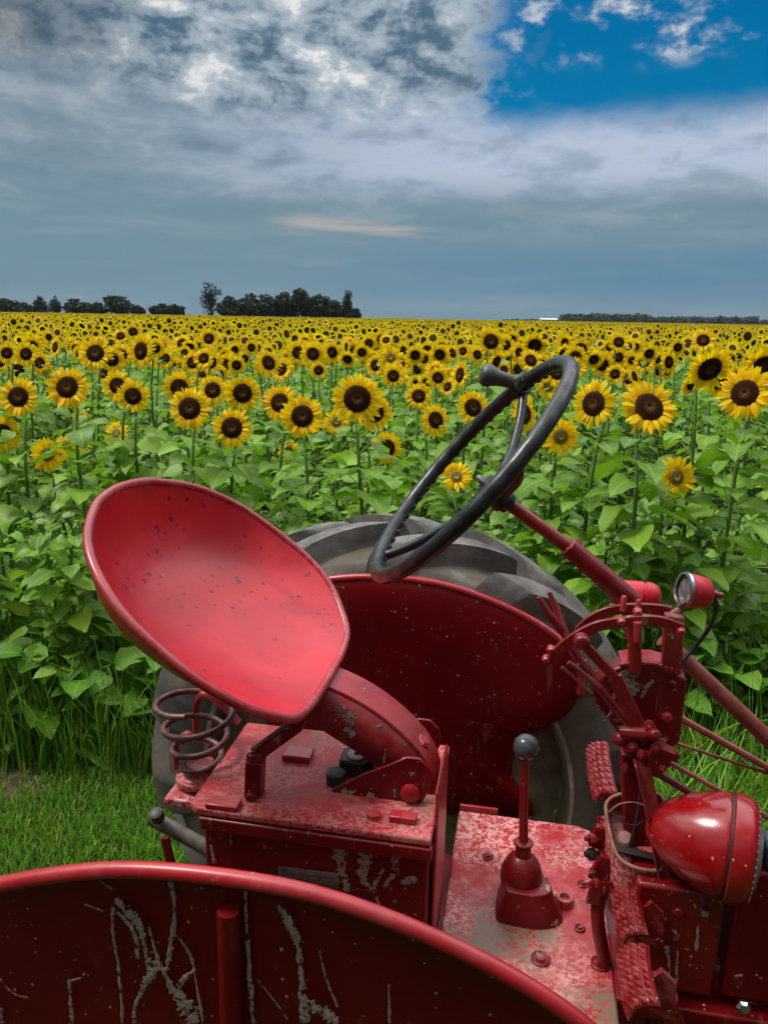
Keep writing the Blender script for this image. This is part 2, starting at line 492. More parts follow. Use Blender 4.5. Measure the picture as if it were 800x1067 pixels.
# ------------------------------------------------------------------ mesh helpers
class MB:
    """collects vertices and faces of one mesh object"""

    def __init__(s):
        s.v, s.f, s.mi = [], [], []
        s.nv = 0
        s.attr = []

    def add(s, v, f, mi=0, attr=None):
        v = np.asarray(v, float).reshape(-1, 3)
        s.v.append(v)
        off = s.nv
        for q in f:
            s.f.append(tuple(int(i) + off for i in q))
            s.mi.append(mi)
        s.nv += len(v)
        s.attr.append(np.zeros(len(v)) if attr is None else np.asarray(attr, float))
        return s

    def box(s, lo, hi, mi=0):
        x0, y0, z0 = lo
        x1, y1, z1 = hi
        v = [(x0, y0, z0), (x1, y0, z0), (x1, y1, z0), (x0, y1, z0), (x0, y0, z1), (x1, y0, z1), (x1, y1, z1), (x0, y1, z1)]
        return s.add(v, [(3, 2, 1, 0), (4, 5, 6, 7), (0, 1, 5, 4), (1, 2, 6, 5), (2, 3, 7, 6), (3, 0, 4, 7)], mi)

    def obox(s, c, ax, ay, az, mi=0):
        """oriented box: centre and three half-axis vectors"""
        c, ax, ay, az = (np.array(q, float) for q in (c, ax, ay, az))
        v = [c + i * ax + j * ay + k * az for k in (-1, 1) for (i, j) in ((-1, -1), (1, -1), (1, 1), (-1, 1))]
        return s.add(v, [(3, 2, 1, 0), (4, 5, 6, 7), (0, 1, 5, 4), (1, 2, 6, 5), (2, 3, 7, 6), (3, 0, 4, 7)], mi)

    def tube(s, pts, r, seg=10, closed=False, caps=True, mi=0, flat=None):
        p = np.array(pts, float)
        n = len(p)
        rr = np.full(n, r) if np.isscalar(r) else np.array(r, float)
        t = np.zeros_like(p)
        for i in range(n):
            if closed:
                t[i] = p[(i + 1) % n] - p[i - 1]
            else:
                t[i] = p[min(i + 1, n - 1)] - p[max(i - 1, 0)]
            t[i] /= (np.linalg.norm(t[i]) + 1e-12)
        a = np.array([0, 0, 1.0]) if abs(t[0][2]) < .9 else np.array([1.0, 0, 0])
        u = np.cross(t[0], a)
        u /= np.linalg.norm(u)
        V = []
        for i in range(n):
            u = u - t[i] * (u @ t[i])
            u /= np.linalg.norm(u)
            w = np.cross(t[i], u)
            for k in range(seg):
                q = 2 * math.pi * k / seg
                V.append(p[i] + rr[i] * (u * math.cos(q) + w * math.sin(q) * (flat or 1)))
        F = []
        m_ = n if closed else n - 1
        for i in range(m_):
            j = (i + 1) % n
            for k in range(seg):
                l = (k + 1) % seg
                F.append((i * seg + k, i * seg + l, j * seg + l, j * seg + k))
        if caps and not closed:
            F.append(tuple(range(seg - 1, -1, -1)))
            F.append(tuple((n - 1) * seg + k for k in range(seg)))
        return s.add(V, F, mi)

    def lathe(s, prof, o, axis, seg=28, mi=0, capend=True):
        """prof: (along, radius) list, revolved about axis through o"""
        o = np.array(o, float)
        d = np.array(axis, float)
        d /= np.linalg.norm(d)
        a = np.array([0, 0, 1.0]) if abs(d[2]) < .9 else np.array([1.0, 0, 0])
        u = np.cross(d, a)
        u /= np.linalg.norm(u)
        w = np.cross(d, u)
        V, F = [], []
        for (h, r) in prof:
            for k in range(seg):
                q = 2 * math.pi * k / seg
                V.append(o + d * h + max(r, 1e-5) * (u * math.cos(q) + w * math.sin(q)))
        for i in range(len(prof) - 1):
            for k in range(seg):
                l = (k + 1) % seg
                F.append((i * seg + k, i * seg + l, (i + 1) * seg + l, (i + 1) * seg + k))
        if capend:
            F.append(tuple(range(seg - 1, -1, -1)))
            F.append(tuple((len(prof) - 1) * seg + k for k in range(seg)))
        return s.add(V, F, mi)

    def prism(s, outline, y0, y1, mi=0):
        """outline of (x, z) extruded along y"""
        n = len(outline)
        V = [(x, y0, z) for x, z in outline] + [(x, y1, z) for x, z in outline]
        F = [tuple(range(n)), tuple(range(2 * n - 1, n - 1, -1))]
        F += [(i, i + n, (i + 1) % n + n, (i + 1) % n) for i in range(n)]
        return s.add(V, F, mi)

    def prism_z(s, outline, z0, z1, mi=0):
        n = len(outline)
        V = [(x, y, z0) for x, y in outline] + [(x, y, z1) for x, y in outline]
        F = [tuple(range(n)), tuple(range(2 * n - 1, n - 1, -1))]
        F += [(i, i + n, (i + 1) % n + n, (i + 1) % n) for i in range(n)]
        return s.add(V, F, mi)

    def build(s, name, mats, parent=None, smooth=35, bevel=0.0, recalc=True, solid=0.0, subsurf=0):
        me = bpy.data.meshes.new(name)
        V = np.concatenate(s.v) if s.v else np.zeros((0, 3))
        me.from_pydata(V.tolist(), [], s.f)
        if not isinstance(mats, (list, tuple)):
            mats = [mats]
        for q in mats:
            me.materials.append(q)
        if len(mats) > 1:
            me.polygons.foreach_set('material_index', np.array(s.mi, dtype=np.int32))
        if any(a.any() for a in s.attr):
            at = me.attributes.new('rad', 'FLOAT', 'POINT')
            at.data.foreach_set('value', np.concatenate(s.attr).astype(np.float32))
        if recalc:
            bm = bmesh.new()
            bm.from_mesh(me)
            bmesh.ops.recalc_face_normals(bm, faces=bm.faces)
            bm.to_mesh(me)
            bm.free()
        if smooth:
            me.polygons.foreach_set('use_smooth', np.ones(len(me.polygons), dtype=bool))
            if smooth < 180:
                me.set_sharp_from_angle(angle=R(smooth))
        me.update()
        o = bpy.data.objects.new(name, me)
        COL.objects.link(o)
        if parent:
            o.parent = parent
        if solid:
            md = o.modifiers.new('thickness', 'SOLIDIFY')
            md.thickness = solid
            md.offset = 0
        if bevel:
            md = o.modifiers.new('bevel', 'BEVEL')
            md.width = bevel
            md.segments = 2
            md.limit_method = 'ANGLE'
            md.angle_limit = R(35)
            md.harden_normals = False
        if subsurf:
            md = o.modifiers.new('sub', 'SUBSURF')
            md.levels = md.render_levels = subsurf
        return o


def tag(o, label=None, cat=None, group=None, kind=None):
    for k_, v in (('label', label), ('category', cat), ('group', group), ('kind', kind)):
        if v:
            o[k_] = v
    return o


def thing(name, label, cat, loc=(0, 0, 0), rz=0.0, group=None):
    o = bpy.data.objects.new(name, None)
    COL.objects.link(o)
    o.location = loc
    o.rotation_euler = (0, 0, rz)
    o.empty_display_size = .1
    return tag(o, label, cat, group)


def smooth_path(pts, n=8, closed=False):
    """Catmull-Rom through points"""
    p = np.array(pts, float)
    N = len(p)
    out = []
    rng = N if closed else N - 1
    for i in range(rng):
        if closed:
            a, b, c, d = p[i - 1], p[i], p[(i + 1) % N], p[(i + 2) % N]
        else:
            a, b, c, d = p[max(i - 1, 0)], p[i], p[i + 1], p[min(i + 2, N - 1)]
        for t in np.linspace(0, 1, n, endpoint=False):
            out.append(.5 * ((2 * b) + (-a + c) * t + (2 * a - 5 * b + 4 * c - d) * t ** 2 + (-a + 3 * b - 3 * c + d) * t ** 3))
    if not closed:
        out.append(p[-1])
    return np.array(out)


# ------------------------------------------------------------------ the tractor's own frame: x forward, y to its left, z up,
# origin on the ground under the middle of the rear axle
YAW = R(10.5)
TO = np.array([-.09, 1.222, 0])
TF = np.array([math.cos(YAW), -math.sin(YAW), 0])
TL = np.array([math.sin(YAW), math.cos(YAW), 0])
TZ = np.array([0, 0, 1.0])


def survey(x, y, axis, v):
    """measured from the photo: where the sight line through a pixel meets a known plane of the tractor"""
    d = fw * FOC + rt * (x - 400) - upv * (y - 533.5)
    A = (TF, TL, TZ)[axis]
    t = (v - (CAMP - TO) @ A) / (d @ A)
    w = CAMP + t * d - TO
    return np.array([w @ TF, w @ TL, w[2]])


def Y(x, y, v):
    return survey(x, y, 1, v)


def XZ(pts, v):
    return [(survey(x, y, 1, v)[0], survey(x, y, 1, v)[2]) for x, y in pts]


tractor = thing('tractor', 'old red farm tractor with pan seat, mud splashed fenders and black steering wheel', 'tractor',
                tuple(TO), -YAW)
T = tractor

# ---------------- fenders
FEND = [(-.30, .80), (-.43, .87), (-.475, .93), (-.475, .99), (-.44, 1.045), (-.39, 1.085), (-.31, 1.127), (-.21, 1.165), (-.11, 1.192), (0, 1.203),
        (.115, 1.200), (.228, 1.175), (.34, 1.131), (.42, 1.080), (.456, 1.035), (.470, .98), (.455, .92), (.42, .878), (.375, .845), (.335, .80),
        (.325, .72), (.345, .60), (-.345, .60), (-.325, .72)]
fpath = smooth_path([(x, 0, z) for x, z in FEND], 5, True)


def fender(y, s, label):
    mb = MB()
    n = len(fpath)
    # sheet with a gently dished surface, as rings shrinking to the middle
    ctr = np.array([0, 0, .92])
    rings = [1.0, .97, .9, .75, .5, .2]
    V = []
    for r in rings:
        for p in fpath:
            q = ctr + (p - ctr) * r
            V.append((q[0], y + s * (.016 * (r ** 14) - .004), q[2]))
    V.append((ctr[0], y - s * .004, ctr[2]))
    F = []
    for i in range(len(rings) - 1):
        for k in range(n):
            l = (k + 1) % n
            F.append((i * n + k, i * n + l, (i + 1) * n + l, (i + 1) * n + k))
    for k in range(n):
        F.append(((len(rings) - 1) * n + k, (len(rings) - 1) * n + (k + 1) % n, len(V) - 1))
    mb.add(V, F)
    o = mb.build('fender', M['fender'], T, 60, solid=.004)
    rim = MB()
    rim.tube([(p[0], y + s * .012, p[2]) for p in fpath[10:78]], .0095, 12)
    rim.build('rolled_edge', M['arm'], o, 80)
    if label:
        o['label'] = label
    return o


far_f = fender(.5, 1, 'fender on the side towards the field, dust flecked')
near_f = fender(-.5, -1, 'fender nearest the viewer, streaked with pale mud')
mb = MB()
mb.tube([Y(238, 948, -.513), Y(241, 1067, -.513), np.array([.03, -.513, .62])], .013, 12)
mb.build('brace', M['fender'], near_f)


def ribbons(name, specs, parent, plane, off):
    """dried mud runs: flat, slightly raised ribbons lying on a panel of constant y"""
    mb = MB()
    rr = random.Random(5)
    for pts, w in specs:
        ws = w if isinstance(w, (list, tuple)) else [w] * len(pts)
        P = smooth_path([(x, y_, ww) for (x, y_), ww in zip(pts, ws)], 13)
        L_, Rr, Cn = [], [], []
        for i, q in enumerate(P):
            a, b = P[max(i - 1, 0)], P[min(i + 1, len(P) - 1)]
            d = (b - a)[:2]
            d /= np.linalg.norm(d) + 1e-9
            nrm = np.array([-d[1], d[0]])
            wl = q[2] * (.45 + 1.0 * rr.random())
            wr = q[2] * (.45 + 1.0 * rr.random())
            if i in (0, len(P) - 1):
                wl = wr = .3
            l = q[:2] + nrm * wl
            r = q[:2] - nrm * wr
            L_.append(Y(l[0], l[1], plane))
            Rr.append(Y(r[0], r[1], plane))
            Cn.append(Y(q[0], q[1], plane + off))
        n = len(P)
        V = L_ + Cn + Rr
        F = []
        for i in range(n - 1):
            F += [(i, i + 1, n + i + 1, n + i), (n + i, n + i + 1, 2 * n + i + 1, 2 * n + i)]
        mb.add(V, F)
    return tag(mb.build(name, M['mud'], parent, 80), kind='stuff')


pl = -.5225 + .024
ribbons('mud_runs', [
    ([(118, 945), (118, 975), (124, 1010), (128, 1067)], [2, 1.4, 1.5, 1.6]),
    ([(120, 937), (138, 955), (148, 972), (153, 1000)], [3, 5, 3, 1.5]),
    ([(122, 950), (140, 972), (144, 1000)], [1.2, 2, 3]),
    ([(152, 1000), (160, 1010), (150, 1028), (141, 1050), (140, 1067)], [4, 6, 3, 2, 2]),
    ([(155, 965), (165, 1000), (180, 1030), (195, 1050), (205, 1067)], [1, 2, 4, 9, 5]),
    ([(178, 918), (182, 945), (178, 985), (174, 1012)], [3, 2, 3, 2]),
    ([(180, 970), (198, 995), (204, 1020), (212, 1067)], [1, 1.5, 1.2, 1.5]),
    ([(205, 1010), (192, 1020), (183, 1034)], [1, 3, 2]),
    ([(256, 928), (257, 965), (260, 1010), (264, 1067)], [1.4, 1.8, 2.2, 2]),
    ([(290, 943), (303, 965), (310, 985), (314, 1020), (318, 1067)], [1.5, 5, 3, 3, 6]),
    ([(318, 1045), (338, 1055), (352, 1067)], [5, 6, 4]),
    ([(333, 990), (340, 1020), (352, 1050)], [1, 1.2, 1.4]),
    ([(405, 1025), (406, 1067)], [1, 1.4]),
    ([(72, 1020), (76, 1067)], [2, 2]),
    ([(74, 1022), (88, 1018)], [1.5, 1]),
    ([(268, 1020), (285, 1042), (300, 1062)], [.8, 1, 1]),
    ([(0, 1020), (14, 1035), (30, 1040)], [1.2, 1, .8]),
    ([(88, 942), (108, 950)], [1.2, 1]),
    ([(100, 915), (118, 927)], [.8, 1.2]),
    ([(0, 1050), (1, 1067)], [4, 3]),
], near_f, -.4985 - .0075, -.0015)

# ---------------- rear wheel on the far side
wheel = bpy.data.objects.new('rear_wheel', None)
COL.objects.link(wheel)
wheel.parent = T
WC = np.array([0.0, .66, .645])


def make_tyre(Rt, Wt, rim_r, lugs, lug_h):
    """tyre about the y axis through the origin"""
    prof = []                      # (y, r, lugweight)
    hw = Wt / 2
    for t in np.linspace(-1, 1, 33):
        prof.append((t * hw * .96, Rt - .020 * abs(t) ** 3, 1.0))
    side = [(hw * 1.03, Rt - .045, .8), (hw * 1.06, Rt - .075, .25), (hw * 1.05, Rt - .11, 0), (hw * .98, Rt - .145, 0), (hw * .86, rim_r + .012, 0), (hw * .80, rim_r, 0)]
    prof = [(-y, r, w) for y, r, w in reversed(side)] + prof + side
    nth = lugs * 60
    V, F, LUG = [], [], []
    P = len(prof)
    for i in range(nth):
        th = 2 * math.pi * i / nth
        for (y, r, w) in prof:
            sd_ = 0.0 if y >= 0 else .5
            ph = (i / 60 + sd_) % 1.0
            ta = th - .95 * (min(abs(y) / hw, 1.05)) ** .9 * 2 * math.pi / lugs
            dist = abs(ph - .5)
            bar = 1 - min(max((dist - .165) / .06, 0), 1)
            bar = bar * bar * (3 - 2 * bar)
            cut = min(max((abs(y) / hw + .10) / .18, 0), 1)
            h = lug_h * bar * w * cut
            V.append(((r + h) * math.sin(ta), y, (r + h) * math.cos(ta)))
            LUG.append(max(.01, bar * cut) if w > .9 else 1.0)
    for i in range(nth):
        j = (i + 1) % nth
        for k in range(P - 1):
            F.append((i * P + k, i * P + k + 1, j * P + k + 1, j * P + k))
    return MB().add(V, F, attr=LUG)


def shift(mb, o):
    mb.v = [v + np.array(o) for v in mb.v]
    return mb


shift(make_tyre(.605, .275, .47, 14, .055), WC).build('tyre', M['tyre'], wheel, 55)
mb = MB()
mb.lathe([(-.115, .485), (-.125, .487), (-.12, .472), (-.06, .455), (.06, .455), (.12, .472), (.125, .487), (.115, .485)], WC, (0, 1, 0), 64, capend=False)
mb.lathe([(-.03, .455), (-.045, .40), (-.075, .24), (-.085, .12), (-.085, .03), (-.06, .03)], WC, (0, 1, 0), 48)
for k in range(8):
    a = 2 * math.pi * k / 8
    mb.lathe([(-.096, .011), (-.075, .011)], WC + np.array([.17 * math.cos(a), 0, .17 * math.sin(a)]), (0, 1, 0), 6)
mb.tube([WC + np.array([.478 * math.sin(a), -.128, .478 * math.cos(a)]) for a in np.linspace(0, 2 * math.pi, 96, endpoint=False)], .013, 8, True)
mb.build('rim', plain('rim_paint', (.36, .29, .22), .7, 0, .4, 14), wheel)

# ---------------- seat
SA = R(38)
e1 = np.array([math.cos(SA), 0, -math.sin(SA)])       # towards the front lip, downwards
nn = np.array([math.sin(SA), 0, math.cos(SA)])
sc0 = np.array([-.172, -.02, 1.357])
HW = [(-.258, 0.0), (-.252, .062), (-.238, .110), (-.20, .184), (-.15, .238), (-.08, .276), (0.0, .290), (.08, .288), (.15, .262), (.20, .218),
      (.232, .172), (.243, .11), (.246, .05)]
half = [(s, t) for s, t in HW]
outl = half + [(s, -t) for s, t in reversed(half[1:])]
outl = smooth_path([(s * .95, t * .95, 0) for s, t in outl], 4, True)


def seat_pt(s, t, h):
    return sc0 + e1 * s + np.array([0, 1.0, 0]) * t + nn * h


def seat_rim_h(s, t):
    # rim rises a little to the rear and at the flanks
    return .010 * min(1, max(0, (-s - .05) / .2)) - .012 * max(0, (s - .12) / .12) + .012 * (abs(t) / .28) ** 2


mb = MB()
V, F = [], []
rings = [1.0, .985, .965, .94, .91, .88, .845, .80, .75, .69, .62, .54, .45, .34, .22, .1]
n = len(outl)
for r in rings:
    for p in outl:
        s, t = p[0], p[1]
        cs = .035
        ss, tt = cs + (s - cs) * r, t * r
        rear = min(max((.23 - ss) / .42, 0), 1)
        D = .012 + .112 * rear ** .8
        fl = (1 - r ** (4.2 + 1.0 * (1 - rear)))
        V.append(seat_pt(ss, tt, seat_rim_h(s, t) * r ** 2 - D * fl - (.018 * (1 - r * r))))
V.append(seat_pt(.035, 0, -.018 - .06))
# the centre vertex takes the mean of the last ring
V[-1] = np.mean(V[-1 - n:-1], axis=0)
for i in range(len(rings) - 1):
    for k in range(n):
        l = (k + 1) % n
        F.append((i * n + k, i * n + l, (i + 1) * n + l, (i + 1) * n + k))
for k in range(n):
    F.append(((len(rings) - 1) * n + k, (len(rings) - 1) * n + (k + 1) % n, len(V) - 1))
mb.add(V, F)
seat = mb.build('seat', M['seat'], T, 180, solid=.005)
# even out the pan so no ring shows
md = seat.modifiers.new('even', 'SMOOTH')
md.factor, md.iterations = .5, 24
seat.modifiers.move(1, 0)
vg = seat.vertex_groups.new(name='pan')
vg.add(list(range(n, len(V))), 1.0, 'REPLACE')
md.vertex_group = 'pan'
rim = MB()
rim.tube([seat_pt(p[0], p[1], seat_rim_h(p[0], p[1]) - .002) for p in outl], .0075, 12, True)
rim.build('rolled_edge', M['rim_red'], seat, 80)

# ---------------- seat arm: an upturned channel from the pivot to the pan
top = smooth_path([(-.09, 0, 1.200), (-.05, 0, 1.198), (.0, 0, 1.192), (.07, 0, 1.164), (.13, 0, 1.122), (.172, 0, 1.076), (.190, 0, 1.035), (.191, 0, 1.0)], 5)
low = smooth_path([(-.09, 0, 1.145), (-.05, 0, 1.142), (.0, 0, 1.112), (.06, 0, 1.078), (.10, 0, 1.050), (.13, 0, 1.020), (.15, 0, .985), (.17, 0, .985)], 5)
mb = MB()
for ya in (-.038, .038):
    k = len(top)
    V = [(p[0], ya, p[2]) for p in top] + [(p[0], ya, p[2]) for p in low]
    mb.add(V, [(i, i + 1, k + i + 1, k + i) for i in range(k - 1)])
V = [(p[0], ya, p[2]) for ya in (-.0385, -.036, .036, .0385) for p in top]
for j, p in enumerate(V):
    if len(top) <= j < 3 * len(top):
        V[j] = (p[0] + .002, p[1], p[2] + .003)
k = len(top)
mb.add(V, [(q * k + i, q * k + i + 1, (q + 1) * k + i + 1, (q + 1) * k + i) for q in range(3) for i in range(k - 1)])
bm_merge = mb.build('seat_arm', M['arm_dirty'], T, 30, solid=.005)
mb = MB()
mb.lathe([(0, .016), (.006, .016), (.010, .010)], (.158, -.071, 1.036), (0, -1, 0), 16)
mb.build('pivot_bolt', M['arm'], bm_merge)
mb = MB()
mb.lathe([(0, .015), (.006, .015), (.010, .010)], (.165, -.0, 1.087), (.6, 0, .8), 6)
mb.build('pivot_bolt', M['arm'], bm_merge)
# pivot bracket with rounded ear, both sides
ear = XZ([(346, 822), (378, 806), (408, 795), (424, 788), (438, 790), (448, 800), (451, 815), (440, 835), (428, 848), (414, 856), (346, 856)], -.066)
for y0_, y1_ in ((.058, .064), (-.070, -.064)):
    br = MB()
    br.prism(ear, y0_, y1_)
    bro = br.build('pivot_bracket', M['red_dirty'], T, bevel=.0015)

# ---------------- battery box under the seat
BX0, BX1, BY0, BY1, BZ = -.18, .2, -.14, .11, 1.012
mb = MB()
mb.box((BX0, BY0, .70), (BX1, BY1, BZ - .012))
bbox = mb.build('battery_box', M['red_dirty'], T, bevel=.004)
mb = MB()
mb.prism_z([(BX0 - .02, BY0 - .006), (BX0 - .005, BY0 - .018), (BX1 + .004, BY0 - .018), (BX1 + .004, BY1 + .012), (BX0 - .02, BY1 + .012)], BZ - .010, BZ + .004)
mb.build('lid', M['faded'], bbox, bevel=.004)
mb = MB()   # lip round the lid
mb.box((BX0 + .0, BY0 - .0215, BZ - .034), (BX1 + .006, BY0 - .0025, BZ - .0115))
mb.build('lid_lip', M['red_dirty'], bbox, bevel=.003)
mb = MB()   # upright plate at the front of the box, pink edge
mb.prism([(BX1 + .004, .70), (BX1 + .010, .70), (BX1 + .010, 1.04), (BX1 + .008, 1.070), (BX1 + .004, 1.075)], -.120, .030)
mb.build('front_plate', M['arm'], bbox, bevel=.003)
mb = MB()   # makers plate
pz = [Y(x, y_, BY0 - .004) for x, y_ in ((290, 904), (353, 912), (353, 927), (290, 919))]
mb.add(pz + [q + np.array([0, .004, 0]) for q in pz], [(0, 1, 2, 3), (7, 6, 5, 4), (0, 4, 5, 1), (1, 5, 6, 2), (2, 6, 7, 3), (3, 7, 4, 0)])
npl = mb.build('data_plate', plain('tarnished_plate', (.20, .17, .15), .5, .3, .5), bbox)
mb = MB()
for r_, (a, b_) in enumerate(((300, 345), (296, 334), (306, 347))):
    y_ = 908.5 + r_ * 4.2
    x = a
    rr = random.Random(r_)
    while x < b_:
        w = rr.uniform(2, 9)
        yy = y_ + (x - 290) * .125
        q = [Y(x, yy - 1, BY0 - .0055), Y(x + w, yy - 1 + w * .12, BY0 - .0055), Y(x + w, yy + 1 + w * .12, BY0 - .0055), Y(x, yy + 1, BY0 - .0055)]
        mb.add(q, [(0, 1, 2, 3)])
        x += w + 1.4
mb.build('worn_lettering', plain('worn_ink', (.10, .08, .07), .6), npl, 0)


def zP(x, y, z):
    return survey(x, y, 2, z)


# things on the lid
mb = MB()
c = zP(372, 797, BZ + .015)
mb.prism_z([(c[0] + dx_, c[1] + dy_) for dx_, dy_ in ((-.028, -.022), (.018, -.026), (.032, -.005), (.026, .026), (-.01, .034), (-.03, .02))], BZ + .005, BZ + .034)
cl = mb.build('clamp_block', M['darkgrease'], bbox, bevel=.003)
mb = MB()
mb.lathe([(0, .017), (.003, .017), (.003, .0055), (0, .0055)], (c[0], c[1], BZ + .0345), (0, 0, 1), 24)
mb.build('washer', M['washer'], cl)
mb = MB()
c = zP(350, 812, BZ + .01)
mb.lathe([(0, .017), (.02, .017), (.022, .012)], (c[0], c[1], BZ + .004), (0, 0, 1), 20)
mb.build('rubber_stop', M['rubber_hose'], bbox)
mb = MB()
c = zP(311, 786, BZ + .01)
mb.obox((c[0], c[1], BZ + .010), (.026, 0, 0), (0, .018, 0), (0, 0, .006))
mb.build('hold_down', M['arm'], bbox, bevel=.002)
mb = MB()
c = zP(402, 850, BZ + .01)
mb.lathe([(0, .012), (.008, .012)], (c[0] - .02, c[1], BZ + .0045), (0, 0, 1), 6)
mb.build('lid_bolt', M['arm'], bbox)
mb = MB()
mb.obox((c[0] + .028, c[1] + .002, BZ + .010), (.022, 0, 0), (0, .010, 0), (0, 0, .006))
mb.build('lid_tab', M['arm'], bbox, bevel=.002)
mb = MB()
c = zP(245, 838, BZ + .01)
mb.obox((c[0] - .02, c[1], BZ + .0085), (.028, 0, 0), (0, .013, 0), (0, 0, .0045))
mb.build('lid_tab', M['arm'], bbox, bevel=.002)
# latch post and prop bar under the seat
b0 = Y(266, 815, -.10)
mb = MB()
mb.obox((b0[0], -.10, BZ + .035), (.014, 0, .0), (0, .014, 0), (.002, 0, .034))
mb.tube([(b0[0], -.10, BZ + .062), (b0[0], -.095, BZ + .076)], .015, 12)
mb.lathe([(0, .010), (.01, .010)], (b0[0], -.116, BZ + .010), (0, -1, 0), 6)
mb.build('latch_post', M['red_dirty'], bbox, bevel=.002)
mb = MB()
a, b_ = Y(262, 792, -.09), Y(318, 752, -.02)
mb.obox((a + b_) / 2, (b_ - a) / 2, (0, .004, 0), (.006, 0, .018))
mb.build('prop_bar', M['red_dirty'], bbox, bevel=.001)
mb = MB()
mb.tube([a + np.array([0, 0, .018]), b_ + np.array([0, 0, .020])], .004, 8)
mb.build('prop_edge', M['rodm'], bbox)

# ---------------- seat spring
mb = MB()
pts = []
for i in range(0, 150):
    t = i / 149
    a = 2 * math.pi * 3.4 * t + 2.4
    r = .026 + .045 * t ** .75
    pts.append((-.240 + r * math.cos(a) - .004 * t, -.015 + r * math.sin(a), .995 + .140 * t ** 1.15))
mb.tube(pts, .0058, 10)
spo = mb.build('seat_spring', M['spring'], T, 80)
mb = MB()
mb.lathe([(0, .045), (.012, .045), (.014, .035), (.02, .030), (.034, .026), (.036, .01)], (-.240, -.015, .970), (0, 0, 1), 24)
mb.obox((-.225, -.01, .955), (.06, 0, 0), (0, .065, 0), (0, 0, .008))
mb.build('spring_seat', M['worn'], spo, bevel=.003)
mb = MB()
q = smooth_path([(-.275, .05, 1.03), (-.27, .045, 1.085), (-.25, .04, 1.115), (-.215, .04, 1.095), (-.185, .04, 1.06)], 5)
mb.tube(q, .011, 8, flat=.5)
q = smooth_path([(-.285, -.02, .99), (-.28, -.02, 1.04), (-.262, -.02, 1.062), (-.245, -.02, 1.05)], 5)
mb.tube(q, .009, 8, flat=.6)
mb.build('guide_strap', M['arm'], spo)

# ---------------- body below
mb = MB()
mb.box((-.20, -.16, .48), (.55, .16, .755))
mb.box((.55, -.13, .50), (1.15, .13, .84))
mb.lathe([(-.49, .085), (-.45, .085), (-.42, .07), (-.2, .08), (.2, .08), (.42, .07), (.45, .085), (.49, .085)], (0, 0, .645), (0, 1, 0), 24)
mb.build('transmission_case', M['red_dirty'], T, bevel=.012)
# platform cover
mb = MB()
pz_ = .78
mb.prism_z([(.218, -.44), (.49, -.44), (.502, -.42), (.502, .225), (.490, .250), (.465, .262), (.218, .262)], pz_ - .012, pz_)
plat = mb.build('platform', M['worn'], T, bevel=.004)
mb = MB()
mb.box((.219, .262, pz_ - .010), (.30, .270, pz_ + .012))
mb.build('platform_flange', M['arm'], plat, bevel=.002)
for (bx, by, br_) in ((508, 893, .011), (565, 917, .010), (563, 1000, .016), (625, 1005, .016), (607, 922, .010), (604, 968, .009)):
    c = zP(bx, by, pz_)
    mb = MB()
    mb.lathe([(-.002, br_ * 1.0), (.003, br_ * 1.0), (.004, br_ * .86), (.0022, br_ * .62), (.0022, br_ * .5), (.005, br_ * .42), (.005, .0005)], (c[0], c[1], pz_), (0, 0, 1), 20)
    mb.build('bolt', M['red_dirty'], plat)
c = zP(588, 934, pz_ + .015)
mb = MB()
mb.lathe([(-.015, .018), (.012, .017), (.015, .015), (.015, .009), (.008, .008)], (c[0], c[1], pz_), (0, 0, 1), 24)
mb.build('filler_neck', M['worn'], plat)

# ---------------- gear lever
G = np.array([.350, .022, pz_])
mb = MB()
base = [(G[0] - .045, G[1] - .055), (G[0] - .02, G[1] - .07), (G[0] + .04, G[1] - .07), (G[0] + .075, G[1] - .05), (G[0] + .08, G[1] - .02), (G[0] + .045, G[1] + .035), (G[0] - .0, G[1] + .05), (G[0] - .04, G[1] + .03)]
base = [(q[0], q[1]) for q in smooth_path([(x, y_, 0) for x, y_ in base], 4, True)]
V = []
for f_, h in ((.92, 0.0005), (.88, .012), (.72, .030), (.62, .052)):
    cxx, cyy = G[0] + .005, G[1] - .008
    V += [(cxx + (x - cxx) * f_, cyy + (y_ - cyy) * f_, pz_ + h) for x, y_ in base]
nb = len(base)
F = [(i * nb + k, i * nb + (k + 1) % nb, (i + 1) * nb + (k + 1) % nb, (i + 1) * nb + k) for i in range(3) for k in range(nb)] + [tuple(3 * nb + k for k in range(nb))]
mb.add(V, F)
mb.lathe([(.03, .036), (.055, .038), (.072, .034), (.086, .026), (.094, .017), (.096, .014), (.115, .014), (.117, .017), (.122, .017), (.124, .010)], G, (0, 0, 1), 28)
gl = mb.build('gear_lever', M['red_dirty'], T, 50, bevel=.007)
mb = MB()
kt = Y(548, 778, .02)
mb.tube([G + np.array([0, 0, .118]), G + (kt - G) * .6, kt + np.array([0, 0, -.012])], [.0085, .0075, .0065], 12)
mb.build('lever_rod', M['red'], gl)
mb = MB()
mb.lathe([(-.021, .006), (-.019, .013), (-.010, .0205), (0, .0225), (.010, .0200), (.017, .014), (.021, .006), (.0215, .001)], kt, (0.05, 0, 1), 28)
mb.build('knob', plain('grey_black_knob', (.045, .05, .056), .22, 0, .5, 40), gl, 180)

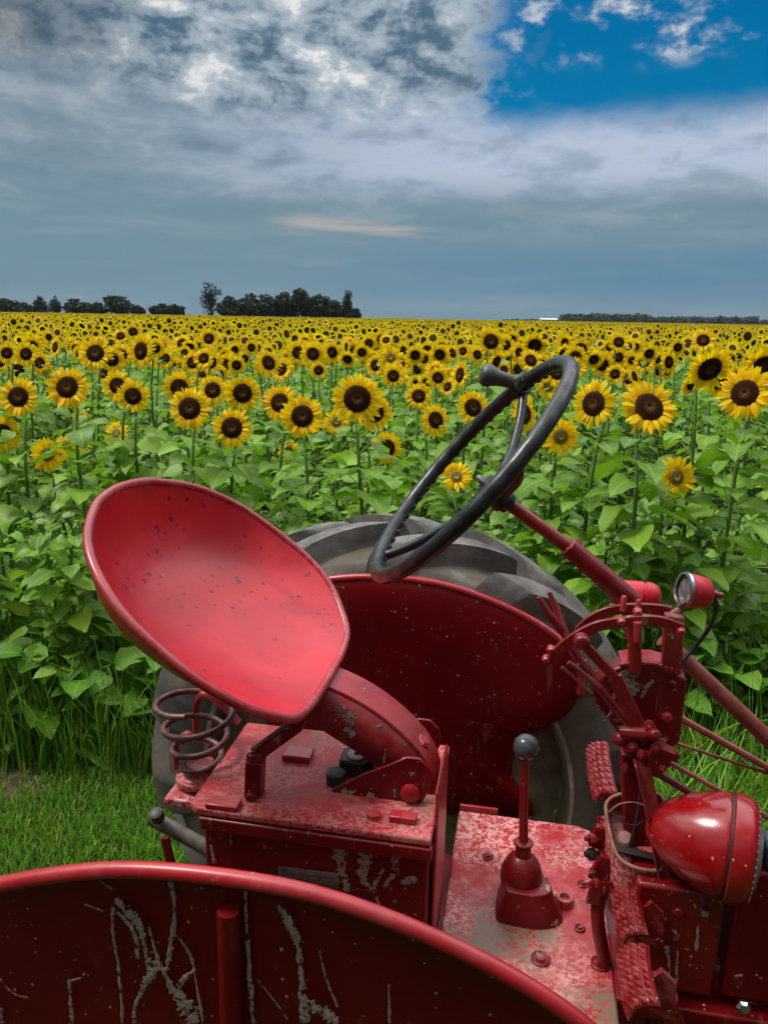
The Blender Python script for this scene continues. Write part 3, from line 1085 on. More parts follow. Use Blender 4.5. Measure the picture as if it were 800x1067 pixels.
# ---------------- steering wheel and shaft
SH = R(41)
ax = np.array([math.cos(SH), .135, -math.sin(SH)])
ax /= np.linalg.norm(ax)
ye = np.array([0, 1.0, 0]) - ax * ax[1]
ye /= np.linalg.norm(ye)
ue = np.cross(ax, ye)
if ue[2] < 0:
    ue = -ue
Wc = np.array([.224, 0, 1.574])
RW = .216
mb = MB()
pts = []
ring_r = []
for i in range(180):
    a = 2 * math.pi * i / 180
    wob_ = .0006 * math.sin(a * 36)
    pts.append(Wc + (RW + wob_) * (ue * math.cos(a) + ye * math.sin(a)))
mb.tube(pts, .0120, 14, True)
sw = mb.build('steering_wheel', M['black'], T, 180)
mb = MB()   # finger grooves on the underside
hub = Wc + ax * .055
for i in range(60):
    a = 2 * math.pi * (i + .5) / 60
    c = Wc + (RW - .004) * (ue * math.cos(a) + ye * math.sin(a)) + ax * .0075 - (ue * math.cos(a) + ye * math.sin(a)) * .001
    tdir = -ue * math.sin(a) + ye * math.cos(a)
    mb.tube([c - tdir * .0085, c, c + tdir * .0085], [.003, .0062, .003], 8)
mb.build('finger_grip', M['black'], sw, 180)
for a in (R(52), R(172), R(292)):
    d = ue * math.cos(a) + ye * math.sin(a)
    q = smooth_path([hub + d * .012, hub + d * .07 - ax * .004, hub + d * .15 - ax * .022, Wc + d * (RW - .01) + ax * .012, Wc + d * RW], 5)
    mb = MB()
    mb.tube(q, [.0105] * 6 + [.0080] * (len(q) - 6), 10)
    mb.build('spoke', M['black'], sw, 80)
mb = MB()
mb.lathe([(-.022, .010), (-.020, .017), (-.006, .020), (.012, .022), (.024, .022), (.026, .018), (.034, .016)], hub, ax, 24)
mb.build('hub', M['black'], sw)
mb = MB()
mb.lathe([(-.036, .0035), (-.030, .0075), (-.021, .0075)], hub, ax, 6)
mb.build('hub_nut', M['grey_steel'], sw)
# spinner knob on the far upper rim
ka = R(50)
kd = ue * math.cos(ka) + ye * math.sin(ka)
kb = Wc + kd * RW
mb = MB()
mb.lathe([(.010, .010), (.020, .0115), (.040, .013), (.052, .0165), (.058, .0195), (.066, .020), (.072, .0165), (.075, .008)], kb, np.array([-.93, -.12, .22]), 24)
kn = mb.build('spinner_knob', M['knob'], sw, 60)
mb = MB()
tdir = -ue * math.sin(ka) + ye * math.cos(ka)
for s_ in (-1, 1):
    mb.tube([kb + tdir * s_ * .013 + ax * 0, kb + tdir * s_ * .013 - kd * .016 - ax * .006], .0055, 10)
    mb.lathe([(-.004, .0085), (.004, .0085)], kb + tdir * s_ * .013 - kd * .015 - ax * .006, ye, 6)
q = [kb + .0155 * (kd * math.cos(a) - ax * math.sin(a)) for a in np.linspace(0, 2 * math.pi, 14, endpoint=False)]
mb.tube(q, .004, 8, True)
mb.obox(kb - ax * .012, tdir * .018, kd * .010, ax * .004)
mb.build('knob_clamp', M['knob'], kn)

mb = MB()
s0 = hub + ax * .02
s1 = Y(596, 573, .022)
s2 = Y(660, 628, .04)
mb.tube([s0, s1], .0108, 16)
shaft = mb.build('steering_shaft', M['red'], T)
mb = MB()
mb.tube([s1 - ax * .012, s1 - ax * .010, s1 + ax * .005, s2], [.0115, .0160, .0165, .0170], 18)
mb.lathe([(.0, .006), (.018, .006), (.019, .009), (.026, .009)], s1 + ax * .016, (-.2, .45, .8), 8)
mb.build('shaft_collar', M['red'], shaft)
mb = MB()
l0, l1 = Y(690, 666, .06), Y(800, 770, .06)
mb.tube([l0, l1, l1 + (l1 - l0) * 2.0], .0135, 16)
mb.build('lower_shaft', M['rodm'], shaft)
mb = MB()
c = Y(668, 620, .10)
mb.lathe([(h * .78, r * .72) for h, r in ((-.065, .012), (-.06, .024), (-.045, .031), (.002, .033), (.003, .030), (.007, .030), (.008, .033), (.022, .031), (.034, .024), (.040, .008))], c, (.97, -.05, .0), 28)
mb.build('steering_housing', M['seat'], T, 60)

# ---------------- hydraulic control quadrant
piv = Y(674, 772, -.06)


def arc(y, pix, r_in, name):
    P = smooth_path([Y(x, y_, y) for x, y_ in pix], 8)
    mb = MB()
    V = []
    for p in P:
        d = np.array([p[0] - piv[0], 0, p[2] - piv[2]])
        d /= np.linalg.norm(d)
        V += [p - np.array([0, .004, 0]), p + np.array([0, .004, 0]), p - d * r_in + np.array([0, .004, 0]), p - d * r_in - np.array([0, .004, 0])]
    nP = len(P)
    F = [(i * 4 + k, i * 4 + (k + 1) % 4, i * 4 + 4 + (k + 1) % 4, i * 4 + 4 + k) for i in range(nP - 1) for k in range(4)] + [(0, 1, 2, 3), ((nP - 1) * 4 + 3, (nP - 1) * 4 + 2, (nP - 1) * 4 + 1, (nP - 1) * 4)]
    mb.add(V, F)
    return mb, P


mb, P = arc(-.06, [(568, 687), (582, 670), (602, 656), (622, 647), (645, 643), (670, 641), (692, 643), (712, 650)], .016, 'a')
quad = mb.build('control_quadrant', M['red'], T, 40, bevel=.0012)
mb, P2 = arc(-.01, [(598, 655), (612, 642), (630, 633), (652, 629), (678, 629), (700, 632)], .016, 'b')
mb.build('rear_sector', M['red'], quad, 40, bevel=.0012)
for px, py, yy in ((569, 685, -.064), (709, 656, -.064), (647, 646, -.064), (664, 636, -.055), (574, 675, -.064)):
    mb = MB()
    c = Y(px, py + 2, yy)
    mb.lathe([(-.004, .007), (.002, .007), (.006, .004)], c, (0, -1, 0), 8)
    mb.build('sector_bolt', M['arm'], quad)
for px, py in ((664, 634), (649, 630)):
    mb = MB()
    c = Y(px, py, -.045)
    mb.lathe([(-.01, .0045), (.012, .0045), (.014, .003)], c, (0, 0, 1), 8)
    mb.build('stop_screw', M['arm'], quad)
mb = MB()
mb.tube([Y(664, 648, -.066), Y(664, 668, -.066)], .0065, 8)
mb.build('stop_pin', M['arm'], quad)
# uprights carrying the sectors
mb = MB()
mb.tube([Y(661, 700, -.035), Y(661, 668, -.035), Y(660, 645, -.035)], [.012, .0085, .0085], 12)
a, b_ = Y(698, 700, -.03), Y(702, 640, -.03)
mb.obox((a + b_) / 2, (b_ - a) / 2, (.014, 0, 0.0), (0, .010, 0))
mb.tube([Y(652, 652, -.01), Y(664, 690, -.02)], .006, 8)
mb.build('sector_post', M['red'], quad, bevel=.003)

# levers
mb = MB()
p0, p1, p2 = Y(672, 772, -.078), Y(640, 705, -.078), Y(606, 668, -.078)
mid = (p1 + p2) / 2
d = (p2 - p0) / np.linalg.norm(p2 - p0)
nx = np.array([-d[2], 0, d[0]])
mb.obox((p0 + p1) / 2, (p1 - p0) / 2, nx * .011, (0, .004, 0))
mb.obox((p1 + p2) / 2 + nx * .001, (p2 - p1) / 2 * 1.08, nx * .0075, (0, .0045, 0))
mb.lathe([(-.008, .012), (.010, .012), (.013, .008)], p2, (0, -1, 0), 16)
mb.build('control_lever', M['red'], quad, bevel=.002)
mb = MB()
h0, h1 = Y(606, 690, -.03), Y(586, 657, -.03)
f0, f1 = Y(561, 622, -.045), Y(572, 617, -.015)
dd = (h1 - h0) / np.linalg.norm(h1 - h0)
mb.tube([Y(668, 770, -.04), Y(620, 712, -.035), h0], [.008, .008, .010], 8)
mb.tube([h0, (h0 + h1) / 2, h1], [.010, .0155, .013], 10, flat=.5)
mb.tube([h1, (h1 + f0) / 2 + np.array([0, -.006, -.003]), f0], [.0085, .0065, .0035], 8)
mb.tube([h1, (h1 + f1) / 2 + np.array([0, .006, .003]), f1], [.0085, .0065, .0035], 8)
mb.build('control_lever', M['red'], quad, 60)
mb = MB()
mb.tube([Y(592, 690, -.05), Y(625, 716, -.05)], .004, 8)
mb.tube([Y(585, 695, -.055), Y(616, 722, -.055)], .003, 8)
mb.build('link_rod', M['rodm'], quad)

# ---------------- support casting below the quadrant
front = XZ([(617, 718), (622, 708), (632, 699), (646, 693), (660, 691), (680, 692), (698, 697), (715, 707), (712, 735), (707, 772), (694, 784), (682, 790), (664, 788), (648, 770), (632, 748), (621, 733)], -.03)
mb = MB()
mb.prism(front, -.036, .008)
sup = mb.build('column_support', M['red_dirty'], T, bevel=.004)
mb = MB()
tp = [(x, z) for x, z in front[3:7]]
V = []
for x, z in tp:
    V += [(x, -.0385, z + .001), (x, .012, z + .001), (x, .012, z + .006), (x, -.0385, z + .006)]
k = len(tp)
F = [(i * 4 + q, i * 4 + (q + 1) % 4, i * 4 + 4 + (q + 1) % 4, i * 4 + 4 + q) for i in range(k - 1) for q in range(4)] + [(0, 1, 2, 3), (k * 4 - 1, k * 4 - 2, k * 4 - 3, k * 4 - 4)]
mb.add(V, F)
for i in range(11):   # scalloped edge
    t = i / 10 * (k - 1)
    a = min(int(t), k - 2)
    x = tp[a][0] + (tp[a + 1][0] - tp[a][0]) * (t - a)
    z = tp[a][1] + (tp[a + 1][1] - tp[a][1]) * (t - a)
    mb.lathe([(-.003, .0035), (.003, .0035)], (x, -.038, z + .004), (0, -1, 0), 8)
mb.build('support_cap', M['arm'], sup, bevel=.001)
mb = MB()
c = Y(694, 747, -.0365)
mb.lathe([(0, .009), (.004, .009), (.007, .005)], c, (0, -1, 0), 12)
mb.build('rivet', M['arm'], sup)
ribbons('mud_patches', [
    ([(650, 698), (656, 712), (648, 730), (652, 742)], [7, 9, 4, 1.5]),
    ([(680, 708), (672, 718), (668, 728)], [2, 2.5, 1]),
    ([(640, 722), (636, 742), (630, 752)], [1.5, 2, 1.5]),
    ([(648, 740), (644, 758), (650, 768)], [1, 2, 1]),
    ([(664, 745), (668, 762)], [2, 1.5]),
], sup, -.0362, -.002)
ribbons('mud_patches', [
    ([(348, 862), (352, 880), (356, 905), (362, 930)], [10, 8, 5, 3]),
    ([(372, 868), (380, 890), (378, 915), (388, 930)], [4, 7, 4, 2]),
    ([(396, 868), (408, 885), (412, 905), (400, 925)], [3, 5, 4, 2]),
    ([(400, 905), (390, 925), (396, 945)], [2, 2, 1]),
    ([(418, 920), (434, 915)], [3, 5]),
    ([(220, 880), (224, 900)], [1.5, 2]),
    ([(240, 860), (241, 880)], [1, 1]),
], bbox, BY0 - .0023, -.0015)
ribbons('mud_patches', [
    ([(356, 824), (368, 834), (372, 850)], [3, 9, 6]),
    ([(350, 842), (365, 852), (395, 853)], [3, 6, 3]),
    ([(384, 826), (390, 842), (386, 852)], [3, 5, 5]),
    ([(411, 822), (412, 845)], [1, 1.2]),
], bro, -.0708, -.0015)
ribbons('mud_patches', [
    ([(352, 735), (362, 745), (368, 757)], [3, 6, 3]),
    ([(360, 758), (368, 768)], [3, 4]),
    ([(349, 752), (354, 743)], [1.2, 1]),
    ([(402, 780), (400, 795)], [1, 1.2]),
    ([(392, 758), (398, 757)], [1.5, 2]),
], bm_merge, -.0412, -.0012)

# pivot knuckles and post going down from the quadrant
mb = MB()
pc = Y(670, 773, -.05)
mb.lathe([(-.045, .012), (-.04, .022), (-.012, .024), (-.010, .018), (.004, .018), (.006, .024), (.026, .022), (.030, .010)], pc, (0.25, -1, -.1), 18)
mb.lathe([(-.02, .012), (.02, .012), (.026, .008)], Y(660, 764, -.08), (1, -.3, .2), 8)
mb.lathe([(-.015, .010), (.015, .010), (.02, .006)], Y(678, 765, -.09), (.2, -.8, .4), 8)
mb.lathe([(-.015, .013), (.02, .011), (.024, .006)], Y(652, 772, -.07), (-.6, -.4, .3), 8)
a = Y(683, 790, -.09)
mb.obox(a, (.016, 0, -.006), (0, .012, 0), (.010, 0, .022))
mb.obox(Y(697, 790, -.06), (.010, 0, .012), (0, .006, 0), (.006, 0, -.006))
mb.build('lever_knuckle', M['red_dirty'], quad, 45, bevel=.002)
mb = MB()
a, b_ = Y(660, 780, -.05), Y(664, 900, -.05)
mb.obox((a + b_) / 2, (b_ - a) / 2, (.021, 0, .002), (0, .018, 0))
post = mb.build('control_post', M['red_dirty'], T, bevel=.004)

# loose wires, nuts and a clip about the column
mb = MB()
mb.tube(smooth_path([Y(634, 846, -.10), Y(645, 838, -.10), Y(660, 836, -.10), Y(672, 840, -.10)], 5), .0012, 6)
mb.build('wire', M['tan'], post)
mb = MB()
mb.tube(smooth_path([Y(640, 852, -.10), Y(652, 858, -.10), Y(662, 860, -.10), Y(672, 854, -.10)], 5), .0010, 6)
mb.build('wire', M['rubber_hose'], post)
mb = MB()
mb.tube(smooth_path([Y(664, 790, -.075), Y(667, 820, -.085), Y(664, 850, -.09), Y(656, 885, -.09)], 5), .0035, 8)
mb.build('wiring_hose', M['rubber_hose'], post)
for px, py, yy, r_ in ((676, 757, -.08, .010), (659, 778, -.085, .009), (684, 778, -.10, .008), (668, 786, -.10, .007), (690, 800, -.10, .006), (652, 800, -.075, .007)):
    mb = MB()
    mb.lathe([(-.006, r_), (.005, r_), (.006, r_ * .55), (.014, r_ * .55), (.016, r_ * .35)], Y(px, py, yy), (-.2, -1, .25), 6)
    mb.build('nut', M['red_dirty'], quad)
for px, py in ((640, 716), (700, 712), (690, 772), (650, 757)):
    mb = MB()
    mb.lathe([(0, .006), (.003, .006), (.005, .003)], Y(px, py, -.0365), (0, -1, 0), 8)
    mb.build('rivet', M['red_dirty'], sup)

# ---------------- headlight
HY = -.13
hc = Y(757, 881, HY)
tip = Y(690, 876, HY - .01)
hd = np.array([.955, -.22, -.02])
hd /= np.linalg.norm(hd)
rH = .0775
prof = [(h * .92, r * .79) for h, r in ((-.125, .004), (-.122, .020), (-.112, .038), (-.092, .058), (-.065, .076), (-.035, .089), (-.012, .095))] + [(-.001, rH * .985)]
mb = MB()
mb.lathe(prof, hc, hd, 48)
hl = mb.build('headlight', M['gloss'], T, 180)
mb = MB()
mb.lathe([(.0015, rH * .985), (.003, rH + .001), (.022, rH - .002), (.032, rH - .008), (.034, rH - .014)], hc, hd, 48, capend=False)
mb.build('bezel', M['gloss'], hl, 60, solid=.002)
mb = MB()
mb.lathe([(-.0022, rH * .99), (.0022, rH * .99)], hc, hd, 48)
mb.build('seam', M['darkgrease'], hl)
mb = MB()
mb.lathe([(.0305, rH - .013), (.040, rH * .7), (.046, rH * .3), (.047, .001)], hc, hd, 40, capend=False)
hu = np.cross(hd, [0, 0, 1.0])
hu /= np.linalg.norm(hu)
hv = np.cross(hu, hd)
for k in range(40):   # fluted edge of the glass
    a = 2 * math.pi * k / 40
    mb.lathe([(-.004, .0022), (.002, .0022), (.003, .0015)], hc + hd * .032 + (rH - .010) * (hu * math.cos(a) + hv * math.sin(a)), hd, 6)
mb.build('lens', M['lens'], hl)
mb = MB()   # bracket: angle iron from the post down to the lamp foot
q = smooth_path([Y(668, 795, -.10), Y(676, 830, -.11), Y(684, 870, -.12), Y(692, 910, -.125), Y(702, 944, -.13)], 5)
V = []
for i, p in enumerate(q):
    w = .022 - .008 * i / len(q)
    V += [p + np.array([-w * .5, 0, 0]), p + np.array([w * .5, .0, 0]), p + np.array([w * .5, .006, 0]), p + np.array([-w * .5, .006, 0])]
k = len(q)
F = [(i * 4 + r_, i * 4 + (r_ + 1) % 4, i * 4 + 4 + (r_ + 1) % 4, i * 4 + 4 + r_) for i in range(k - 1) for r_ in range(4)] + [(0, 1, 2, 3), (k * 4 - 1, k * 4 - 2, k * 4 - 3, k * 4 - 4)]
mb.add(V, F)
V = [v + np.array([-.010 + .0, -.010, 0]) for v in q] + [v + np.array([-.008, .004, 0]) for v in q]
mb.add(V, [(i, i + 1, k + i + 1, k + i) for i in range(k - 1)])
brk = mb.build('lamp_bracket', M['red'], T, 50, solid=.003)
mb = MB()
a = Y(704, 942, -.13)
mb.lathe([(-.016, .014), (.010, .014), (.012, .008), (.024, .008)], a, (0, -1, .1), 10)
mb.obox(Y(725, 936, -.13), (.026, -.004, 0), (0, .012, 0), (0, 0, .006))
mb.tube([Y(702, 905, -.115), Y(712, 925, -.12), Y(722, 936, -.125)], .011, 10)
mb.build('lamp_foot', M['red_dirty'], brk, bevel=.002)
mb = MB()
mb.lathe([(0, .006), (.02, .006)], Y(731, 942, -.15), (0, -1, 0), 6)
mb.build('foot_bolt', M['chrome'], brk)

# ---------------- gauge on its stalk
gc = Y(716, 615, -.02)
gd = np.array([-.95, -.24, .16])
gd /= np.linalg.norm(gd)
mb = MB()
mb.lathe([(-.036, .004), (-.034, .016), (-.028, .0235), (-.004, .026), (.001, .026)], gc, gd, 32)
ga = mb.build('gauge', M['seat'], T, 60)
mb = MB()
mb.lathe([(.0012, .0262), (.004, .0275), (.008, .0270), (.009, .0235), (.006, .0225)], gc, gd, 32, capend=False)
mb.build('bezel', M['chrome'], ga, 60, solid=.0012)
mb = MB()
mb.lathe([(.0035, .0225), (.0036, .001)], gc, gd, 32)
mb.build('dial', M['dial'], ga)
mb = MB()
mb.lathe([(.034, .007), (.046, .007), (.047, .005), (.055, .005)], gc, -gd, 10)
mb.build('fitting', M['red'], ga)
mb = MB()
mb.tube([gc + np.array([.004, 0, -.024]), Y(700, 640, -.02)], .006, 8)
mb.build('stalk', M['red'], ga)
mb = MB()
mb.tube(smooth_path([Y(735, 622, 0.0), Y(744, 624, 0.0), Y(746, 634, -.005), Y(738, 655, -.01), Y(722, 676, -.01), Y(708, 692, -.02), Y(704, 706, -.02)], 6), .0032, 8)
mb.build('capillary_tube', M['rubber_hose'], ga)

# ---------------- pedals


def pedal(px, z0, z1, name, hot):
    """px: photo corners (far-left, far-right, near-right, near-left); the pad lies across the tractor, its front edge higher"""
    a, d_ = zP(*px[0], z0), zP(*px[3], z0)
    b_, c_ = zP(*px[1], z1), zP(*px[2], z1)
    cen = (a + b_ + c_ + d_) / 4
    lon = ((c_ + d_) - (a + b_)) / 2          # along the pad
    wid = ((b_ + c_) - (a + d_)) / 2          # rear edge to front edge
    nrm = np.cross(lon, wid)
    nrm /= np.linalg.norm(nrm)
    if nrm[2] < 0:
        nrm = -nrm
    nrow, ncol = 9, 5
    arch = lambda u, v: nrm * (.010 - .045 * u * u * .5 - .05 * v * v)
    mb = MB()
    V = [cen + lon * (i / nrow - .5) + wid * (j / ncol - .5) + arch(i / nrow - .5, j / ncol - .5) for i in range(nrow + 1) for j in range(ncol + 1)]
    F = [(i * (ncol + 1) + j, i * (ncol + 1) + j + 1, (i + 1) * (ncol + 1) + j + 1, (i + 1) * (ncol + 1) + j) for i in range(nrow) for j in range(ncol)]
    mb.add(V, F)
    pad = mb.build(name, M['red_dirty'], T, 60, solid=.006)
    mb = MB()
    for i in range(nrow):
        for j in range(ncol):
            u, v = (i + .5) / nrow - .5, (j + .5) / ncol - .5
            c = cen + lon * u + wid * v + arch(u, v) + nrm * .003
            hu_, hv_ = lon / nrow * .46, wid / ncol * .46
            mb.add([c - hu_ - hv_, c + hu_ - hv_, c + hu_ + hv_, c - hu_ + hv_, c + nrm * .0085 - hu_ * .3], [(0, 1, 4), (1, 2, 4), (2, 3, 4), (3, 0, 4), (3, 2, 1, 0)])
    mb.build('tread', M['red'], pad, 0)
    return pad, cen, lon, wid, nrm


pad, cen, lon, wid, nrm = pedal([(611, 780), (631, 774), (641, 824), (617, 836)], .905, .945, 'clutch_pedal', 'red')
mb = MB()
mb.tube([cen - nrm * .003, cen + np.array([.03, -.03, -.08]), np.array([.60, .16, .70])], .012, 10)
mb.build('pedal_arm', M['red_dirty'], pad)
for px in ([(639, 926), (663, 919), (671, 968), (645, 988)], [(644, 994), (671, 986), (685, 1042), (650, 1064)]):
    pad, cen, lon, wid, nrm = pedal(px, .915, .955, 'brake_pedal', 'arm')
    mb = MB()
    e = cen + wid * .9 - nrm * .03
    mb.prism([(cen[0], cen[2] - .006), (cen[0] + .03, cen[2] + .028), (cen[0] + .05, cen[2] + .01), (cen[0] + .055, cen[2] - .05), (cen[0] + .02, cen[2] - .04)], cen[1] - .01, cen[1] - .002)
    mb.tube([(cen[0] + .04, cen[1], cen[2] - .03), (cen[0] + .07, cen[1] + .03, cen[2] - .10), (.66, cen[1] + .06, .62)], .013, 10)
    mb.build('pedal_arm', M['red_dirty'], pad)

# ---------------- open tray beside the post
ring = [(631, 842), (634, 834), (642, 829), (660, 825), (676, 826), (690, 832), (694, 860), (690, 898), (684, 907), (664, 905), (648, 897), (640, 885), (634, 862)]
P = smooth_path([Y(x, y_, -.03 - .10 * (y_ - 825) / 82) for x, y_ in ring], 5, True)
mb = MB()
mb.tube(P, .0032, 8, True)
tray = mb.build('open_tray', M['tan'], T, 80)
cen = P.mean(axis=0)
mb = MB()
k = len(P)
dnv = np.array([.012, .022, -.030])
V = [p for p in P] + [p + dnv for p in P] + [cen + dnv]
F = [(i, (i + 1) % k, k + (i + 1) % k, k + i) for i in range(k)] + [(k + i, k + (i + 1) % k, 2 * k) for i in range(k)]
mb.add(V, F)
dn2 = np.array([0.0, .02, -.12])
V = [p + np.array([0, .001, 0]) for p in P] + [p + dn2 for p in P]
mb.add(V, [(i, (i + 1) % k, k + (i + 1) % k, k + i) for i in range(k)])
mb.build('tray_pan', M['worn'], tray, 40)
mb = MB()
c = Y(652, 876, -.075)
mb.lathe([(0, .013), (.012, .012), (.015, .008)], c, (-.3, -.6, .7), 16)
mb.build('cap', M['tan'], tray)
mb = MB()
mb.obox(Y(664, 889, -.095), (.035, 0, -.004), (0, .004, .003), (0, -.004, .004))
mb.build('strap', M['darkgrease'], tray)
# linkage left of the tray: a bent bar with two lever plates and bolts
mb = MB()
a, b_ = Y(628, 850, -.02), Y(622, 948, -.10)
mb.tube(smooth_path([a, (a + b_) / 2 + np.array([.014, 0, 0.0]), b_, b_ + np.array([.02, 0, -.1])], 4), .011, 10)
lk = mb.build('linkage', M['red_dirty'], T, 50)
rr = random.Random(4)
for px, py, yy, w_, h_ in ((624, 872, -.055, .012, .020), (627, 905, -.085, .014, .024), (619, 932, -.105, .010, .016)):
    mb = MB()
    c = Y(px, py, yy)
    a_ = rr.uniform(-.5, .5)
    mb.obox(c, (w_ * math.cos(a_), 0, w_ * math.sin(a_)), (0, .006, 0), (-h_ * math.sin(a_), 0, h_ * math.cos(a_)))
    mb.build('lever_plate', M['red_dirty'], lk, bevel=.002)
for px, py, yy, r_ in ((617, 874, -.065, .008), (617, 890, -.07, .010), (629, 862, -.04, .007), (621, 921, -.11, .008)):
    mb = MB()
    mb.lathe([(-.03, r_ * .45), (-.004, r_ * .45), (-.003, r_), (.006, r_), (.007, r_ * .5), (.014, r_ * .5)], Y(px, py, yy), (-.85, -.45, .2), 6)
    mb.build('bolt', M['darkgrease'] if py == 890 else M['red_dirty'], lk)

# ---------------- side panels, lower right
mb = MB()
mb.box((.515, -.150, .800), (.642, -.02, .985))
body = mb.build('clutch_housing', M['red_dirty'], T, bevel=.006)
mb = MB()
mb.box((.655, -.150, .805), (1.10, -.06, 1.030))
mb.build('side_panel', M['fender'], T, bevel=.006)
mb = MB()
mb.box((.50, -.165, .755), (1.10, -.03, .785))
rail = mb.build('frame_rail', M['fender'], T, bevel=.004)
mb = MB()
c = Y(773, 1048, -.166)
mb.lathe([(0, .011), (.006, .011), (.010, .007)], c, (0, -1, .25), 6)
mb.build('rail_bolt', M['chrome'], rail)
mb = MB()
a = Y(690, 1038, -.16)
mb.lathe([(-.03, .010), (.02, .010)], a, (1, 0, -.05), 10)
mb.build('rod_end', M['seat'], rail)
ribbons('mud_patches', [
    ([(694, 985), (697, 1010), (693, 1032)], [2.5, 1.2, 1]),
    ([(706, 990), (704, 1015), (706, 1028)], [1, 1.5, 1]),
    ([(727, 964), (725, 992)], [1, 2.2]),
    ([(700, 968), (708, 978)], [1.5, 1]),
    ([(765, 1018), (772, 1016)], [1.5, 1]),
    ([(786, 1016), (794, 1020)], [2, 1]),
], body, -.1525, -.001)
mb = MB()
mb.box((.690, -.146, 1.0322), (1.05, -.095, 1.068))
mb.build('grey_cover', M['slate'], T, bevel=.006)

# ---------------- control rods running forward
for (a, b_, yy, r_, mt_) in (((684, 787), (800, 852), -.09, .0040, 'rodm'), ((676, 800), (745, 842), -.08, .0065, 'red_dirty'), ((708, 748), (800, 800), .14, .0068, 'rodm'),
                             ((700, 773), (800, 806), .14, .0030, 'rodm'), ((745, 842), (800, 874), -.07, .0040, 'rodm')):
    p, q = Y(*a, yy), Y(*b_, yy)
    mb = MB()
    mb.tube([p, q, q + (q - p) * 1.6], r_, 8)
    mb.build('control_rod', M[mt_], T)

# ---------------- drawbar link at the rear
mb = MB()
a, b_ = Y(158, 852, .06), Y(206, 878, .06)
mb.tube([a, b_, b_ + (b_ - a) * .6], .015, 14)
dl = mb.build('lift_link', plain('weathered_steel', (.13, .11, .09), .6, .2), T)
mb = MB()
mb.lathe([(-.01, .013), (.012, .013), (.014, .008)], Y(164, 850, .04), (0, -.5, 1), 10)
mb.build('link_pin', M['darkgrease'], dl)
mb = MB()
a, b_ = Y(172, 872, .03), Y(182, 915, .03)
mb.obox((a + b_) / 2, (b_ - a) / 2, (.008, 0, .002), (0, .005, 0))
mb.build('link_lever', M['red_dirty'], dl, bevel=.001)

# ---------------- hood, radiator and front wheels (ahead of the frame)
mb = MB()
oc = [(-.17, .98), (-.19, 1.02), (-.19, 1.22), (-.16, 1.30), (-.09, 1.34), (.09, 1.34), (.16, 1.30), (.19, 1.22), (.19, 1.02), (.17, .98)]
V = [(1.02, y_, z) for y_, z in oc] + [(2.25, y_, z - .04) for y_, z in oc]
k = len(oc)
mb.add(V, [(i, (i + 1) % k, k + (i + 1) % k, k + i) for i in range(k)] + [tuple(range(k)), tuple(range(2 * k - 1, k - 1, -1))])
mb.build('hood', M['gloss'], T, bevel=.02)
mb = MB()
mb.box((1.10, -.15, .50), (2.2, .15, .97))
mb.box((2.1, -.06, .40), (2.3, .06, .52))
mb.tube([(2.2, -.5, .42), (2.2, 0, .46), (2.2, .5, .42)], .035, 10)
mb.build('engine_block', M['red_dirty'], T, bevel=.01)
for sy in (-.55, .55):
    w = bpy.data.objects.new('front_wheel', None)
    COL.objects.link(w)
    w.parent = T
    mb = MB()
    c = (2.2, sy, .31)
    mb.lathe([(-.06, .20), (-.075, .24), (-.06, .29), (-.03, .31), (.03, .31), (.06, .29), (.075, .24), (.06, .20)], c, (0, 1, 0), 40, capend=False)
    mb.build('tyre', M['tyre'], w, 60)
    mb = MB()
    mb.lathe([(-.055, .20), (-.02, .19), (-.03, .06), (-.06, .04), (.06, .04), (.02, .19), (.055, .20)], c, (0, 1, 0), 32)
    mb.build('rim', M['red'], w)

# ================================================================== ground
def sheet(name, x0, x1, y0, y1, z, mat, n=2):
    mb = MB()
    mb.add([(x0, y0, z), (x1, y0, z), (x1, y1, z), (x0, y1, z)], [(0, 1, 2, 3)])
    return tag(mb.build(name, mat, None, 0), kind='structure')


sheet('ground', -2500, 2500, -400, 4000, 0.0, M['ground'])


def fast_mesh(name, V, tris, mats, mi=None, smooth=True):
    V = np.asarray(V, np.float32)
    tris = np.asarray(tris, np.int32)
    me = bpy.data.meshes.new(name)
    me.vertices.add(len(V))
    me.vertices.foreach_set('co', V.ravel())
    me.loops.add(len(tris) * 3)
    me.loops.foreach_set('vertex_index', tris.ravel())
    me.polygons.add(len(tris))
    me.polygons.foreach_set('loop_start', np.arange(0, len(tris) * 3, 3, dtype=np.int32))
    me.polygons.foreach_set('loop_total', np.full(len(tris), 3, dtype=np.int32))
    for q in (mats if isinstance(mats, (list, tuple)) else [mats]):
        me.materials.append(q)
    if mi is not None:
        me.polygons.foreach_set('material_index', np.asarray(mi, np.int32))
    me.polygons.foreach_set('use_smooth', np.full(len(tris), smooth, dtype=bool))
    me.update(calc_edges=True)
    o = bpy.data.objects.new(name, me)
    COL.objects.link(o)
    return o


def frame_of(f):
    """right and up for a face direction"""
    f = f / np.linalg.norm(f)
    r = np.cross(f, [0, 0, 1.0])
    r /= np.linalg.norm(r)
    return r, np.cross(r, f), f


# ================================================================== sunflowers
LU = np.array([-.10, .0, .16, .42, .70, .88, 1.0])
LW = np.array([.16, .36, .48, .44, .26, .11, .0])


